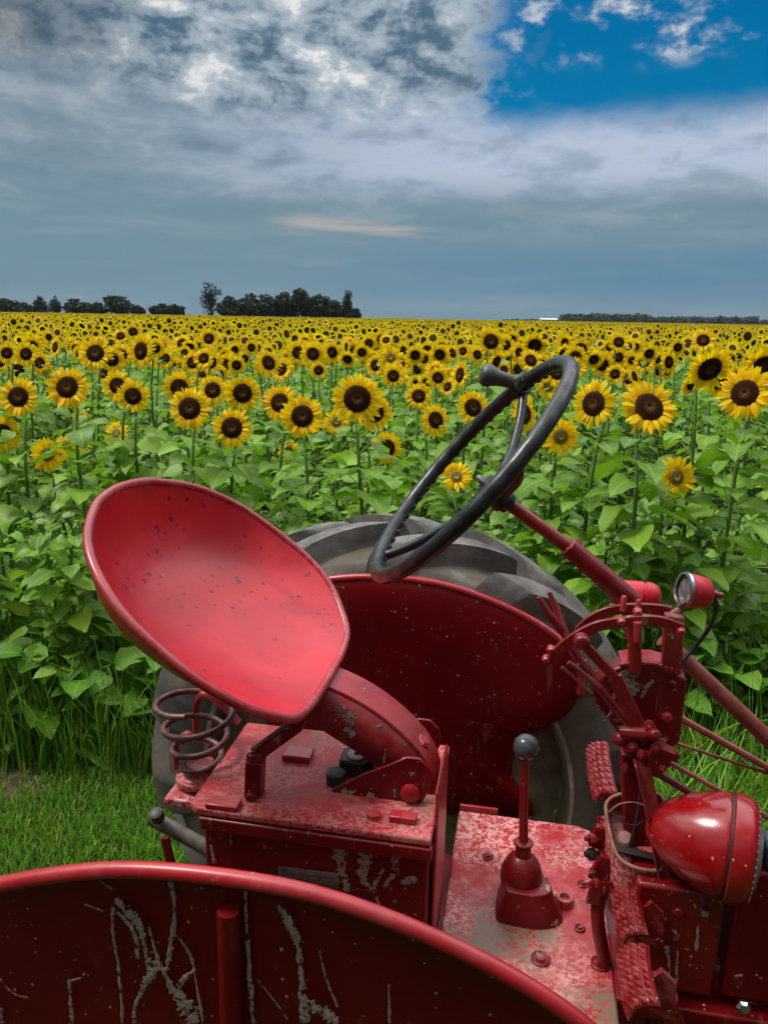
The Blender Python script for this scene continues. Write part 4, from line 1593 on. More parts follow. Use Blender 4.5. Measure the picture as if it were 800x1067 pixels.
def leaf(mb, base, azim, pitch, size, rr, droop=.5, petiole=.1):
    """heart shaped blade on a petiole"""
    d = np.array([math.cos(azim), math.sin(azim), 0])
    sdir = np.array([-math.sin(azim), math.cos(azim), 0])
    pe = base + (d * math.cos(pitch + .5) + np.array([0, 0, math.sin(pitch + .5)])) * petiole
    w = sdir * .004
    mb.add([base - w, base + w, pe + w, pe - w], [(0, 1, 2, 3)])
    roll = rr.uniform(-.5, .5)
    V = []
    fold = rr.uniform(.05, .30)
    p = pe.copy()
    last = LU[0]
    ang0 = pitch
    wav = rr.uniform(0, 6)
    for u, wd in zip(LU, LW):
        ang = ang0 - droop * max(u, 0) * 1.5
        t = d * math.cos(ang) + np.array([0, 0, math.sin(ang)])
        p = p + t * (u - last) * size if u > LU[0] else pe - t * .10 * size
        last = u
        nrm = np.cross(sdir, t)
        nrm *= -1 if nrm[2] < 0 else 1
        s2 = sdir * math.cos(roll) + nrm * math.sin(roll)
        n2 = nrm * math.cos(roll) - sdir * math.sin(roll)
        ww = wd * size * .92
        wv = .045 * size * math.sin(wav + u * 11)
        ww *= 1 + rr.uniform(-.10, .10)
        V += [p - s2 * ww + n2 * (ww * fold + wv), p - s2 * ww * .5 + n2 * ww * fold * .35, p - (0 if u > 0 else t * -.06 * size), p + s2 * ww * .5 + n2 * ww * fold * .35, p + s2 * ww + n2 * (ww * fold - wv)]
    F = []
    for i in range(len(LU) - 1):
        for k in range(4):
            F.append((i * 5 + k, i * 5 + k + 1, i * 5 + 6 + k, i * 5 + 5 + k))
    mb.add(V, F, attr=[1, .55, .001, .55, 1] * len(LU))


def petal(mb, c, p, f, s, L, w, fwd, curl, fine):
    """one petal: from c outwards along p, face normal f, side s"""
    us = (0, .22, .5, .8, 1.0) if fine else (0, .45, 1.0)
    ws = (.40, .85, 1.0, .62, .04) if fine else (.5, 1.0, .05)
    V = []
    for u, wd in zip(us, ws):
        ctr = c + p * (L * u) + f * (L * (fwd * u - curl * u * u))
        V += [ctr - s * (w * wd) + f * (.16 * w * wd), ctr, ctr + s * (w * wd) + f * (.16 * w * wd)] if fine else [ctr - s * (w * wd), ctr + s * (w * wd)]
    if fine:
        F = [(i * 3 + k, i * 3 + k + 1, i * 3 + 4 + k, i * 3 + 3 + k) for i in range(4) for k in range(2)]
    else:
        F = [(i * 2, i * 2 + 1, i * 2 + 3, i * 2 + 2) for i in range(2)]
    mb.add(V, F)


def sunflower(x, y, z, D, kind, face, label, group, seed, leaves=15, fine=True, leafy=False, lean=None, name='sunflower'):
    """x, y, z: centre of the head; D: head diameter; face: direction it looks"""
    rr = random.Random(seed)
    r_, u_, f_ = frame_of(np.array(face, float))
    lean = lean if lean is not None else (rr.uniform(-.10, .10), rr.uniform(.0, .14))
    root = np.array([x - f_[0] * .05 + lean[0], y - f_[1] * .05 + lean[1], 0])
    if root[1] < 2.85 and x > -2:
        root[1] = 2.85 + rr.random() * .1
    t = thing(name, label, 'sunflower', tuple(root), 0, group)
    H = np.array([x, y, z]) - root
    # stem
    back = H - f_ * (.03 + D * .08)
    hk = back - f_ * .05 + np.array([0, 0, .015])
    sp = smooth_path([(0, 0, 0), H * .35 * np.array([1, 1, 0]) + (rr.uniform(-.02, .02), 0, z * .4), H * .75 * np.array([1, 1, 0]) + np.array([0, 0, z * .78]) - f_ * .02, hk - np.array([0, 0, .04]) - f_ * .005, back], 4)
    rs = np.linspace(.0105, .0055, len(sp)) * (.8 + D * 1.2)
    mb = MB()
    mb.tube(sp, rs, 6 if fine else 4)
    mb.build('stem', M['stem'], t, 180, recalc=False)

    def at(h):
        tt = np.interp(h, sp[:, 2], np.arange(len(sp))) if sp[-1, 2] >= sp[0, 2] else 0
        i = int(min(tt, len(sp) - 2))
        return sp[i] + (sp[i + 1] - sp[i]) * (tt - i)
    mb = MB()
    a0 = rr.uniform(0, 6.28)
    for i in range(leaves):
        q = i / max(leaves - 1, 1)
        h = z * ((.10 if y > 3.6 else .26) + (.82 if y > 3.6 else .66) * q) + rr.uniform(-.02, .02)
        size = (.064 + .060 * math.sin(math.pi * min(1, .25 + .75 * (1 - q)))) * rr.uniform(.55, 1.25) * (.85 + .25 * min(z / 1.4, 1.1))
        if q > .88:
            size *= .62
        leaf(mb, at(h), a0 + i * 2.4 + rr.uniform(-.4, .4), rr.uniform(-.25, .35), size, rr, rr.uniform(.25, .75), rr.uniform(.06, .18) * (1 - .4 * q))
    mb.build('leaves', M['leaf'], t, 180, recalc=False)
    # head: green back with bracts, petals and disc as its pieces
    rd = D * (.262 if kind == 'open' else .21 if kind == 'young' else .30)
    mb = MB()
    mb.lathe([(-.05, .008), (-.03, rd * .5), (-.012, rd * .95), (.0, rd * 1.0)], H, f_, 12 if fine else 8)
    nb = 14 if kind != 'bud' else 22
    for i in range(nb):
        a = 2 * math.pi * (i + rr.uniform(-.3, .3)) / nb
        p = r_ * math.cos(a) + u_ * math.sin(a)
        petal(mb, H + p * rd * .85 - f_ * .008, p, f_, np.cross(f_, p), rd * (.75 if kind != 'bud' else 1.0) * rr.uniform(.8, 1.2), rd * .20, rr.uniform(-.3, .2) if kind != 'bud' else rr.uniform(.1, .9), 0, False)
    hd_ = mb.build('flower_head', M['bract'], t, 180, recalc=False)
    mb = MB()
    npet = {'open': rr.randint(34, 41), 'young': rr.randint(28, 34), 'bud': 12}[kind]
    for w_i in range(2 if (fine or kind == 'open') else 1):
        nn_ = npet if w_i == 0 else int(npet * .75)
        for i in range(nn_):
            if rr.random() < .05:
                continue
            a = 2 * math.pi * (i + .5 * w_i + rr.uniform(-.42, .42)) / nn_
            p = r_ * math.cos(a) + u_ * math.sin(a)
            s = np.cross(f_, p)
            tw = rr.uniform(-.5, .5)
            s = s * math.cos(tw) + f_ * math.sin(tw)
            L = (D / 2 - rd * .92) * rr.uniform(.78, 1.18) * (1 if w_i == 0 else .88)
            if kind == 'bud':
                L *= rr.uniform(.4, .8)
            fwd = rr.uniform(-.05, .50) + .12 * w_i + (.5 if kind == 'bud' else .10 if kind == 'young' else 0)
            petal(mb, H + p * rd * .92 + f_ * (.004 + .004 * w_i), p, f_, s, L, L * rr.uniform(.13, .20) * (1.0 if fine else 1.25), fwd, rr.uniform(.05, .55), fine)
    mb.build('petals', M['budm'] if kind == 'bud' else M['petal'], hd_, 180, recalc=False)
    mb = MB()
    seg, V, F, A = 20 if fine else 10, [], [], []
    rings = [0.02, .3, .55, .8, 1.0] if fine else [.02, .55, 1.0]
    for q in rings:
        for k in range(seg):
            a = 2 * math.pi * k / seg
            hgt = .012 * (1 - q ** 3) * D / .2 + .005 - (.006 * math.exp(-(q / .3) ** 2) * D / .2)
            V.append(H + (r_ * math.cos(a) + u_ * math.sin(a)) * rd * q + f_ * (hgt + .002))
            A.append(q if q > .05 else .05)
    F = [(i * seg + k, i * seg + (k + 1) % seg, (i + 1) * seg + (k + 1) % seg, (i + 1) * seg + k) for i in range(len(rings) - 1) for k in range(seg)] + [tuple(range(seg))]
    mb.add(V, F, attr=A)
    mb.build('disc', M['disc'] if kind == 'open' else M['disc_young'] if kind == 'young' else M['bract'], hd_, 180, recalc=False)
    return t


def sight(px, py, depth):
    """point on a sight line at a given depth from the viewer"""
    d = fw * FOC + rt * (px - 400) - upv * (py - 533.5)
    return CAMP + d / FOC * depth


G0 = 'sunflowers standing out in the front rows'
# measured heads: photo x, y, width in pixels, kind, face (x, z tilt), label
HEADS = [
    (20, 414, 42, 'open', (.1, .1), 'open sunflower with round dark disc in the upper row by the left edge'),
    (71, 404, 46, 'open', (.0, .15), 'large open sunflower with flat dark disc, upper row well left of the seat'),
    (3, 452, 40, 'open', (.25, .0), 'open sunflower cut by the left picture edge, lower than its neighbours'),
    (50, 474, 36, 'young', (.45, .0), 'low golden sunflower with yellow brown disc turned aside, left above the seat'),
    (70, 466, 26, 'young', (.8, .25), 'yellow sunflower seen edge on behind the low golden one'),
    (84, 434, 17, 'young', (.0, .3), 'tiny half open sunflower between two big ones at the left'),
    (122, 452, 27, 'young', (-.1, .4), 'small sunflower with greenish disc and short uneven petals above the seat back'),
    (123, 402, 34, 'open', (-.1, .0), 'open sunflower overlapped by its twin, upper of the pair left of centre'),
    (139, 413, 35, 'open', (.15, .0), 'open sunflower overlapping its twin, lower of the pair left of centre'),
    (198, 426, 46, 'open', (.05, .1), 'broad open sunflower in the middle of the left cluster of four'),
    (187, 404, 36, 'open', (.2, .0), 'sunflower with half hidden disc at the back of the left cluster'),
    (222, 407, 34, 'open', (.0, .1), 'sunflower upright at the right back of the left cluster'),
    (253, 410, 40, 'open', (.1, -.05), 'sunflower with round disc just above the tall lower one left of centre'),
    (242, 446, 44, 'open', (.0, .05), 'sunflower hanging lowest in the left cluster above the seat'),
    (292, 420, 40, 'open', (-.25, .1), 'sunflower partly covered by a lower one, left of the biggest central bloom'),
    (315, 434, 46, 'open', (.1, .05), 'sunflower in front of its pair, left below the biggest central bloom'),
    (372, 416, 56, 'open', (.1, .0), 'biggest central sunflower, full golden bloom with wide dark disc above the tyre'),
    (390, 430, 40, 'open', (.35, -.1), 'sunflower mostly hidden behind the biggest central bloom'),
    (350, 440, 28, 'young', (.2, .1), 'small sunflower with dull disc tucked under the biggest central bloom'),
    (403, 467, 36, 'open', (.55, .05), 'narrow sunflower turned aside with long petals, left of the steering wheel'),
    (436, 413, 29, 'open', (.0, .1), 'neat round sunflower further back, left of the spinner knob'),
    (453, 438, 36, 'open', (.55, .1), 'sunflower turned to the right with oval disc, beside the wheel rim'),
    (300, 469, 24, 'young', (.6, -.4), 'ragged wilting sunflower with hanging petals between taller blooms'),
    (382, 519, 24, 'young', (.3, .3), 'half opened yellow green sunflower low above the tyre'),
    (292, 539, 17, 'bud', (.0, .5), 'green sunflower bud behind the upper rim of the seat'),
    (475, 497, 34, 'young', (.0, .35), 'small bright sunflower with pale disc seen through the steering wheel'),
    (583, 455, 42, 'young', (.25, -.05), 'golden sunflower with brown yellow disc right against the steering wheel rim'),
    (492, 425, 38, 'open', (.3, .1), 'sunflower behind the spinner knob inside the wheel'),
    (545, 432, 42, 'open', (.9, .0), 'sunflower with long oval disc seen inside the top of the wheel'),
    (619, 421, 52, 'open', (-1.0, .05), 'sunflower turned left with narrow dark disc, right of the steering wheel'),
    (675, 425, 66, 'open', (.12, .38), 'largest sunflower right of the wheel with dense petals and oval dark disc'),
    (703, 497, 45, 'young', (.2, .05), 'lone lower sunflower with ringed brown disc above the gauge'),
    (738, 384, 52, 'open', (.15, -.62), 'tall sunflower with huge nodding dark disc near the right edge'),
    (776, 410, 56, 'open', (-.85, .15), 'sunflower tilted left with long oval disc at the right edge'),
    (793, 381, 46, 'open', (.1, -.65), 'sunflower cut by the right picture edge with black disc'),
    (748, 397, 34, 'open', (.1, -.3), 'small shaded sunflower squeezed between the big right hand blooms'),
    (760, 546, 17, 'bud', (.1, .5), 'green sunflower bud among big leaves right of the gauge'),
    (85, 463, 22, 'young', (.5, .2), 'pale sunflower just opening right of the low golden one'),
    (8, 368, 24, 'open', (.1, .0), 'mid sized sunflower above the others hard by the left edge'),
    (28, 369, 26, 'open', (.0, .0), 'mid sized sunflower second from the left edge in the back row'),
    (332, 386, 20, 'open', (.1, .0), 'mid sized sunflower with black disc high above the left pair of centre'),
]
placed_px = []
for i, (px, py, dp, kind, (fx, fz), lab) in enumerate(HEADS):
    D = (.135 + .0014 * dp) if kind != 'bud' else .075
    if kind == 'young':
        D *= .9
    dep = max(FOC * D / dp, 2.95)
    p = sight(px, py, dep)
    sunflower(p[0], p[1], p[2], D, kind, (fx, -1, fz + .20), lab, G0, 100 + i, leaves=46, fine=True)
    placed_px.append((px, py, dp))

# leafy plants of the front edge that carry no open bloom yet
rr = random.Random(3)
for i in range(30):
    x = -2.3 + 4.9 * (i + rr.uniform(.1, .9)) / 30
    y = 2.95 + rr.uniform(0, .45)
    z = rr.uniform(.75, 1.05)
    sunflower(x, y, z, .055, 'bud', (rr.uniform(-.5, .5), -.6, 1.0), 'leafy sunflower plant with a closed green bud in the front edge of the field', 'leafy sunflower plants at the field edge', 900 + i, leaves=38, fine=True)

# the packed rows behind: every plant its own thing until 300 are reached
N_IND = 300 - len(HEADS) - 30
cand = []
rr = random.Random(21)
gy = 3.5
while gy < 17:
    gx = -.70 * gy - .6
    while gx < .70 * gy + .6:
        cand.append((gx + rr.uniform(-.22, .22), gy + rr.uniform(-.20, .20)))
        gx += .45 if gy < 4.6 else .37
    gy += .43 if gy < 4.6 else .36


def to_px(p):
    d = np.asarray(p) - CAMP
    k = d @ fw
    return 400 + FOC * (d @ rt) / k, 533.5 - FOC * (d @ upv) / k, k


indiv, rest = [], []
for (x, y) in sorted(cand, key=lambda q: q[0] ** 2 + q[1] ** 2):
    h = 1.40 + rr.gauss(0, .09)
    px, py, k = to_px((x, y, h))
    D = rr.uniform(.16, .25)
    dp = FOC * D / k
    if y < 6.5 and any((px - a) ** 2 + ((py - b) * 1.1) ** 2 < (.5 * dp + .55 * c) ** 2 for a, b, c in placed_px):
        continue
    if y < 5.0 and rr.random() < .45:
        h -= rr.uniform(.15, .4)
        D *= .75
        py2 = to_px((x, y, h))[1]
        if any((px - a) ** 2 + (py2 - b) ** 2 < (.5 * dp + .5 * c) ** 2 for a, b, c in placed_px):
            continue
    inside = -25 < px < 825
    if inside and len(indiv) < N_IND:
        indiv.append((x, y, h, D))
    else:
        rest.append((x, y, h, D))
for i, (x, y, h, D) in enumerate(indiv):
    near = y < 6
    kind = 'young' if rr.random() < (.16 if near else .05) else 'open'
    turn = rr.choice((-1, 1)) * rr.uniform(.8, 2.2) if rr.random() < .12 else 0
    nod = -.6 if rr.random() < .12 else 0
    sunflower(x, y, h, D, kind, (rr.gauss(.08, .36) + turn, -1, rr.gauss(.22, .18) + nod), 'small open sunflower among the packed rows behind the front blooms', 'sunflowers packed in the rows behind', 2000 + i,
              leaves=36 if near else 18, fine=near)

# ---------------- the rest of the field to the skyline, too many to count
gy = 17.0
while gy < 60:
    gx = -.70 * gy - .6
    while gx < .70 * gy + .6:
        rest.append((gx + rr.uniform(-.26, .26), gy + rr.uniform(-.24, .24), 1.40 + rr.gauss(0, .09), rr.uniform(.18, .27)))
        gx += .41
    gy += .41
rest = np.array(rest)
far = []
for (a, b, sp) in ((60, 150, 1.0), (150, 620, 3.0)):
    gyv = np.arange(a, b, sp)
    for gy in gyv:
        gx = np.arange(-.72 * gy, .72 * gy, sp)
        far.append(np.stack([gx + RNG.uniform(-.5, .5, len(gx)) * sp, gy + RNG.uniform(-.5, .5, len(gx)) * sp, 1.40 + RNG.normal(0, .09, len(gx)), RNG.uniform(.18, .23, len(gx)) * (1 if b < 200 else 1.6)], 1))
far = np.concatenate(far)


def head_template(n, jag):
    """flat toothed ring of petals with a dark disc, facing -y, radius 1"""
    V, F, mi = [], [], []
    for k in range(n):
        a = 2 * math.pi * k / n
        V.append((.46 * math.cos(a), 0, .46 * math.sin(a)))
    for k in range(n):
        a = 2 * math.pi * (k + .5) / n
        q = 1.0 if k % 2 == 0 else .86
        V.append((q * math.cos(a), .10 if k % 3 else -.06, q * math.sin(a)))
    for k in range(n):
        a = 2 * math.pi * k / n
        V.append((.68 * math.cos(a), 0.0, .68 * math.sin(a)))
    for k in range(n):
        l = (k + 1) % n
        F += [(k, 2 * n + k, n + k), (k, n + k, l), (l, n + k, 2 * n + l)]
        mi += [0, 0, 0]
    if jag:
        pass
    o = len(V)
    for k in range(n):
        a = 2 * math.pi * k / n
        V.append((.50 * math.cos(a), -.03, .50 * math.sin(a)))
    V.append((0, -.12, 0))
    for k in range(n):
        F.append((o + k, o + (k + 1) % n, o + n))
        mi.append(1)
    return np.array(V, float), np.array(F), np.array(mi)


def spread_heads(data, tmpl):
    TV, TFc, tm = tmpl
    n = len(data)
    yawv = RNG.normal(.08, .40, n) + (RNG.random(n) < .10) * RNG.normal(0, 1.2, n)
    pit = RNG.normal(.20, .2, n) - (RNG.random(n) < .12) * .6
    sc = data[:, 3] / 2
    spin = RNG.uniform(0, 6.28, n)
    V = np.repeat(TV[None], n, 0)
    cs, sn = np.cos(spin)[:, None], np.sin(spin)[:, None]
    x = V[:, :, 0] * cs - V[:, :, 2] * sn
    z = V[:, :, 0] * sn + V[:, :, 2] * cs
    y = V[:, :, 1]
    cp, sp_ = np.cos(pit)[:, None], np.sin(pit)[:, None]
    y2, z2 = y * cp + z * sp_, -y * sp_ + z * cp
    # lean back: the face looks slightly up
    cy_, sy_ = np.cos(yawv)[:, None], np.sin(yawv)[:, None]
    x3, y3 = x * cy_ - y2 * sy_, x * sy_ + y2 * cy_
    P = np.stack([x3, y3, z2], 2) * sc[:, None, None] + data[:, None, :3]
    Fc = (TFc[None] + (np.arange(n) * len(TV))[:, None, None]).reshape(-1, 3)
    return P.reshape(-1, 3), Fc, np.tile(tm, n)


def spread_leaves(data, per, zlo, zhi, size):
    n = len(data) * per
    b = np.repeat(data, per, 0)
    azv = RNG.uniform(0, 6.28, n)
    L = RNG.uniform(.7, 1.25, n) * size
    h = b[:, 2] * RNG.uniform(zlo, zhi, n)
    pit = RNG.uniform(-.6, .35, n)
    d = np.stack([np.cos(azv) * np.cos(pit), np.sin(azv) * np.cos(pit), np.sin(pit)], 1)
    s = np.stack([-np.sin(azv), np.cos(azv), RNG.uniform(-.4, .4, n)], 1)
    p0 = np.stack([b[:, 0], b[:, 1], h], 1) + d * (.04 + .06 * RNG.random(n))[:, None]
    m1 = p0 + d * (L * .45)[:, None] + np.array([0, 0, .015])
    p1 = p0 + d * L[:, None] - np.array([0, 0, .03])
    w = s * (L * .42)[:, None]
    V = np.stack([p0, m1 - w, p1, m1 + w], 1).reshape(-1, 3)
    base = np.arange(n)[:, None] * 4
    return V, np.concatenate([base + np.array([0, 1, 2]), base + np.array([0, 2, 3])])


parts_v, parts_f, parts_m, off = [], [], [], 0
for (V, F_, mi_) in (spread_heads(rest, head_template(13, True)), spread_heads(far, head_template(7, False))):
    parts_v.append(V)
    parts_f.append(F_ + off)
    parts_m.append(mi_)
    off += len(V)
V, F_ = spread_leaves(rest, 12, .35, .84, .15)
parts_v.append(V)
parts_f.append(F_ + off)
parts_m.append(np.full(len(F_), 2))
off += len(V)
V, F_ = spread_leaves(far, 2, .5, .85, .40)
parts_v.append(V)
parts_f.append(F_ + off)
parts_m.append(np.full(len(F_), 2))
off += len(V)
fo = fast_mesh('sunflower_field', np.concatenate(parts_v), np.concatenate(parts_f), [M['petal'], M['fardisc'], M['fieldleaf']], np.concatenate(parts_m))
tag(fo, 'yellow mass of far sunflowers filling the field to the skyline', 'sunflower field', kind='stuff')


# ================================================================== grass and weeds
def blades(n, xr, yr, hmin, hmax, wid, bend, keep=None, segs=3):
    x = RNG.uniform(*xr, n)
    y = RNG.uniform(*yr, n)
    if keep is not None:
        k = keep(x, y)
        x, y = x[k], y[k]
        n = len(x)
    h = RNG.uniform(hmin, hmax, n) * (.55 + .9 * RNG.random(n) ** 1.5)
    azv = RNG.uniform(0, 6.28, n)
    bd = RNG.uniform(.1, 1, n) * bend
    d = np.stack([np.cos(azv), np.sin(azv)], 1)
    s = np.stack([-np.sin(azv), np.cos(azv)], 1) * (wid * RNG.uniform(.6, 1.3, n))[:, None]
    V = []
    for i in range(segs + 1):
        t = i / segs
        ox = d * (h * bd * t ** 1.8)[:, None]
        z = h * (t - .35 * bd * t * t)
        wv = s * (1 - t) ** .7
        V.append(np.stack([x + ox[:, 0] - wv[:, 0], y + ox[:, 1] - wv[:, 1], z], 1))
        V.append(np.stack([x + ox[:, 0] + wv[:, 0], y + ox[:, 1] + wv[:, 1], z], 1))
    V = np.stack(V, 1)
    k = V.shape[1]
    base = (np.arange(n) * k)[:, None]
    F_ = []
    for i in range(segs):
        a = 2 * i
        F_ += [base + np.array([a, a + 1, a + 3]), base + np.array([a, a + 3, a + 2])]
    return V.reshape(-1, 3), np.concatenate(F_)


def bare(x, y):
    """a trodden bare patch at the far left"""
    q = ((x + 1.75) / .46) ** 2 + ((y - 2.66) / .17) ** 2
    return (q > .6 + .8 * RNG.random(len(x))) | (RNG.random(len(x)) < .22)


gv, gf, off = [], [], 0
for args in (dict(n=60000, xr=(-2.6, 1.2), yr=(1.5, 3.0), hmin=.03, hmax=.075, wid=.0028, bend=.8, keep=bare),
             dict(n=5200, xr=(-2.4, -.4), yr=(2.72, 3.15), hmin=.22, hmax=.50, wid=.0045, bend=.7, keep=lambda x, y: RNG.random(len(x)) < (.25 + .75 * ((y > 2.78) | (x > -1.3)))),
             dict(n=9000, xr=(.5, 3.0), yr=(1.9, 3.4), hmin=.25, hmax=.60, wid=.0045, bend=.9),
             dict(n=5000, xr=(-3.0, 3.4), yr=(2.9, 3.6), hmin=.15, hmax=.45, wid=.0045, bend=.8),
             dict(n=12000, xr=(-1.0, 3.2), yr=(-.6, 2.0), hmin=.05, hmax=.12, wid=.003, bend=.8)):
    V, F_ = blades(**args)
    gv.append(V)
    gf.append(F_ + off)
    off += len(V)
go = fast_mesh('grass', np.concatenate(gv), np.concatenate(gf), M['grass'])
tag(go, 'green grass, mown short beside the tractor and long at the field edge', 'grass', kind='stuff')

mb = MB()
rr = random.Random(77)
for i in range(2600):
    y = 2.85 + 5.0 * rr.random() ** 1.7
    x = rr.uniform(-.72 * y - .3, .72 * y + .6)
    if y < 3.3 and x < 0 and rr.random() < .3:
        continue
    z = rr.uniform(.02, .42) if x < .6 else rr.uniform(.05, .5)
    a = rr.uniform(0, 6.28)
    for k in range(rr.randint(2, 4)):
        leaf(mb, np.array([x, y, z]), a + k * 2.1, rr.uniform(-.1, .6), rr.uniform(.05, .15), rr, rr.uniform(.2, .8), rr.uniform(.03, .09))
wo_ = mb.build('weeds', M['weed'], None, 180, recalc=False)
tag(wo_, 'leafy weeds and low leaves along the foot of the sunflowers', 'weeds', kind='stuff')

# ================================================================== skyline trees


def leaf_cloud(blobs, n, size, rr_):
    """leaf clumps through the volume of several lobes: (centre, radii)"""
    vol = np.array([b[1][0] * b[1][1] * b[1][2] for b in blobs])
    pick = RNG.choice(len(blobs), n, p=vol / vol.sum())
    c = np.array([b[0] for b in blobs])[pick]
    r = np.array([b[1] for b in blobs])[pick]
    d = RNG.normal(size=(n, 3))
    d /= np.linalg.norm(d, axis=1)[:, None]
    rad = RNG.random(n) ** .45
    p = c + d * r * rad[:, None]
    a = RNG.normal(size=(n, 3))
    a /= np.linalg.norm(a, axis=1)[:, None]
    b = np.cross(a, RNG.normal(size=(n, 3)))
    b /= np.linalg.norm(b, axis=1)[:, None]
    s = (size * RNG.uniform(.5, 1.3, n))[:, None]
    V = np.stack([p - a * s, p + b * s * .6, p + a * s, p - b * s * .6], 1).reshape(-1, 3)
    base = np.arange(n)[:, None] * 4
    return V, np.concatenate([base + np.array([0, 1, 2]), base + np.array([0, 2, 3])])


def hor(px):
    return 324 + .0175 * px


def tree(px, top, wpx, dist, label, group, loose=False, narrow=False, seed=0):
    rr_ = random.Random(seed)
    x = (px - 400) / FOC * dist
    y = dist
    h = (hor(px) - top) / FOC * dist + EYE
    w = wpx * (1.1 if loose else 1.9) / FOC * dist
    t = thing('tree', label, 'tree', (x, y, 0), 0, group)
    mb = MB()
    mb.tube([(0, 0, 0), (.05 * w, 0, h * .3), (0, .03 * w, h * .62), (.02 * w, 0, h * .9)], [h * .03, h * .022, h * .014, h * .004], 7)
    for k in range(6):
        a = rr_.uniform(0, 6.28)
        z0 = h * rr_.uniform(.25, .6)
        mb.tube([(0, 0, z0), (math.cos(a) * w * .22, math.sin(a) * w * .22, z0 + h * .12), (math.cos(a) * w * .4, math.sin(a) * w * .4, z0 + h * .22)], [h * .011, h * .007, h * .003], 5)
    mb.build('trunk', M['bark'], t)
    blobs = []
    nb = 9 if not narrow else 6
    for k in range(nb):
        a = rr_.uniform(0, 6.28)
        q = rr_.uniform(.05, .34) * w
        zz = rr_.uniform(.12 if not loose else .3, .86)
        taper = 1.0 - .55 * max(0, (zz - .5) / .5)
        blobs.append(((math.cos(a) * q * taper, math.sin(a) * q * taper, h * zz), (w * rr_.uniform(.14, .24), w * rr_.uniform(.14, .24), h * rr_.uniform(.09, .15))))
    blobs.append(((0, 0, h * .48), (w * .36, w * .36, h * .36)))
    blobs.append(((rr_.uniform(-.1, .1) * w, 0, h * .90), (w * .16, w * .16, h * .10)))
    n = 1000 if loose else 2200
    V, F_ = leaf_cloud(blobs, n, .42 if loose else .60, rr_)
    o = fast_mesh('crown', V, F_, M['tree_leaf'], smooth=False)
    o.parent = t
    return t


GL = 'trees along the left skyline'
for i, (px, top, w, lab, lo) in enumerate((
        (3, 308, 16, 'dark tree cut by the left edge on the skyline', False),
        (17, 312, 16, 'dark broad tree second from the left edge on the skyline', False),
        (34, 316, 18, 'low dark bush filling the gap right of the leftmost skyline trees', False),
        (51, 309, 16, 'ragged tree with pointed top in the left skyline row', True),
        (65, 309, 17, 'forked airy tree just right of the pointed one on the skyline', True),
        (88, 312, 20, 'wide flat topped tree in the middle of the left skyline row', False),
        (107, 316, 14, 'low ragged tree left of the round dense skyline tree', False),
        (130, 309, 22, 'round dense domed tree standing out in the left skyline row', False),
        (149, 319, 10, 'tiny bush just right of the domed skyline tree', False),
        (171, 317, 16, 'low hump shaped tree near the right end of the left skyline row', False),
        (187, 318, 12, 'last small bush at the right end of the left skyline row', False))):
    tree(px, top, w, 300, lab, GL, lo, w < 12, 40 + i)
GG = 'trees of the grove on the skyline'
for i, (px, top, w, lab, lo) in enumerate((
        (221, 296, 26, 'tall airy tree at the left end of the skyline grove', True),
        (241, 310, 20, 'dark tree right beside the tall airy one in the grove', False),
        (261, 307, 24, 'rounded dark tree, third from the left in the grove', False),
        (281, 308, 22, 'rounded dark tree, fourth from the left in the grove', False),
        (297, 306, 18, 'dark tree left of the highest dense top of the grove', False),
        (313, 302, 20, 'highest dense tree in the middle of the grove', False),
        (330, 308, 20, 'dark tree right of the highest dense top of the grove', False),
        (346, 314, 18, 'low dark tree before the slim one at the grove end', False),
        (359, 303, 14, 'slim tall tree at the right end of the grove', True),
        (364, 322, 14, 'low bush at the foot of the slim tree at the grove end', False))):
    tree(px, top, w, 280, lab, GG, lo, w < 15, 80 + i)

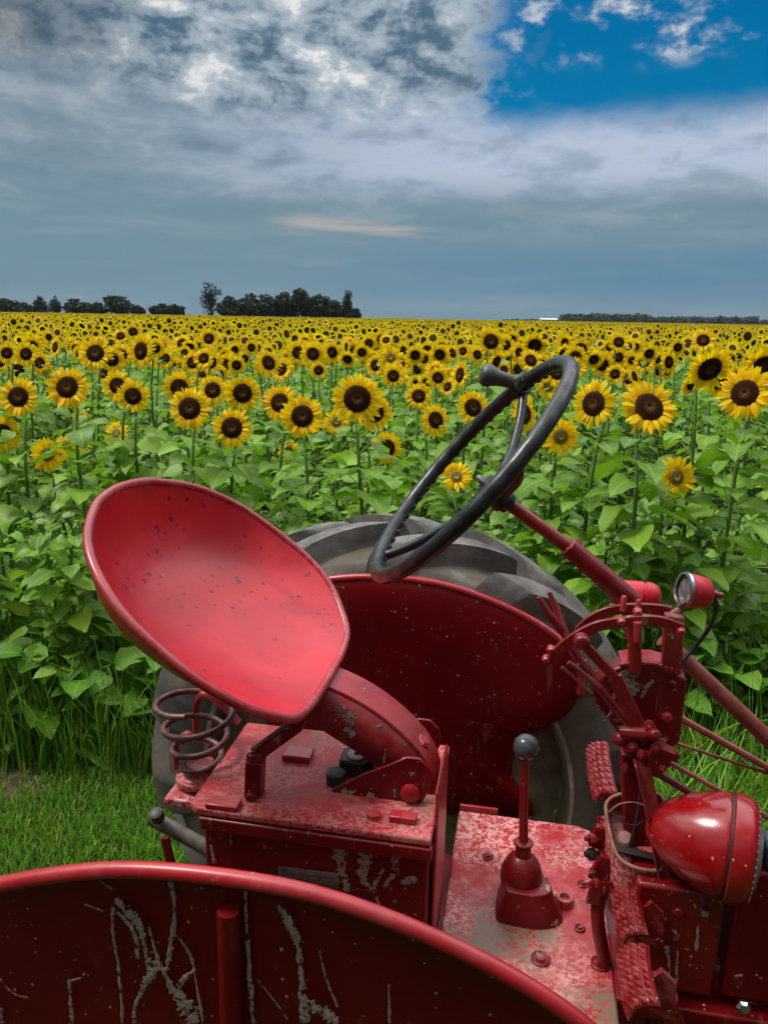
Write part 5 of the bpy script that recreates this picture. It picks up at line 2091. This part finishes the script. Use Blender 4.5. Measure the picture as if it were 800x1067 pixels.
# far woods on the right skyline: one mass
blobs = []
rr = random.Random(9)
for (a, b, top) in ((578, 662, 327), (664, 770, 330), (520, 575, 332.5), (770, 790, 334)):
    for px in np.arange(a, b, 3.2):
        dist = 900 + rr.uniform(-40, 60)
        x = (px - 400) / FOC * dist
        h = (hor(px) - top + rr.uniform(-1.0, .8)) / FOC * dist + EYE
        if h > 2.5:
            blobs.append(((x, dist, h * .5), (6.0, 8, h * .5)))
V, F_ = leaf_cloud(blobs, 16000, 1.2, rr)
wd = fast_mesh('distant_woods', V, F_, M['tree_leaf'], smooth=False)
tag(wd, 'long low band of far woods on the right skyline', 'woods', kind='stuff')

# white farm shed far off
d_ = 640
t = thing('farm_shed', 'tiny white farm shed before the far woods on the right skyline', 'shed', ((562 - 400) / FOC * d_, d_, 0), R(4))
mb = MB()
mb.box((-6.5, -4, 0), (6.5, 4, 2.6))
mb.build('wall', plain('white_siding', (.75, .75, .72), .6, 0, .05, 2), t)
mb = MB()
mb.add([(-6.9, -4.4, 2.55), (6.9, -4.4, 2.55), (6.9, 0, 3.6), (-6.9, 0, 3.6), (-6.9, 4.4, 2.55), (6.9, 4.4, 2.55)], [(0, 1, 2, 3), (3, 2, 5, 4), (0, 3, 4), (1, 5, 2)])
mb.build('roof', plain('pale_roof', (.62, .62, .60), .5, 0, .05, 2), t, 0, solid=.1)
mb = MB()
mb.box((-1.5, -4.06, 0), (1.5, -4.003, 2.3))
mb.build('door', plain('shed_door', (.45, .45, .43), .6, 0, .05, 2), t)

# ================================================================== thin air haze over the whole field
mb = MB()
mb.box((-1500, -300, -1.0), (1500, 1600, 30))
hz = mb.build('haze', None, None, 0)
hm_ = bpy.data.materials.new('haze_air')
hm_.use_nodes = True
k = NT(hm_.node_tree)
pv = k.n('ShaderNodeVolumePrincipled')
pv.inputs['Color'].default_value = (.80, .88, .95, 1)
pv.inputs['Density'].default_value = .00006
pv.inputs['Anisotropy'].default_value = .3
ho = k.n('ShaderNodeOutputMaterial')
k.t.links.new(pv.outputs[0], ho.inputs['Volume'])
hz.data.materials.clear()
hz.data.materials.append(hm_)
tag(hz, 'thin pale haze hanging over the field', 'haze', kind='stuff')
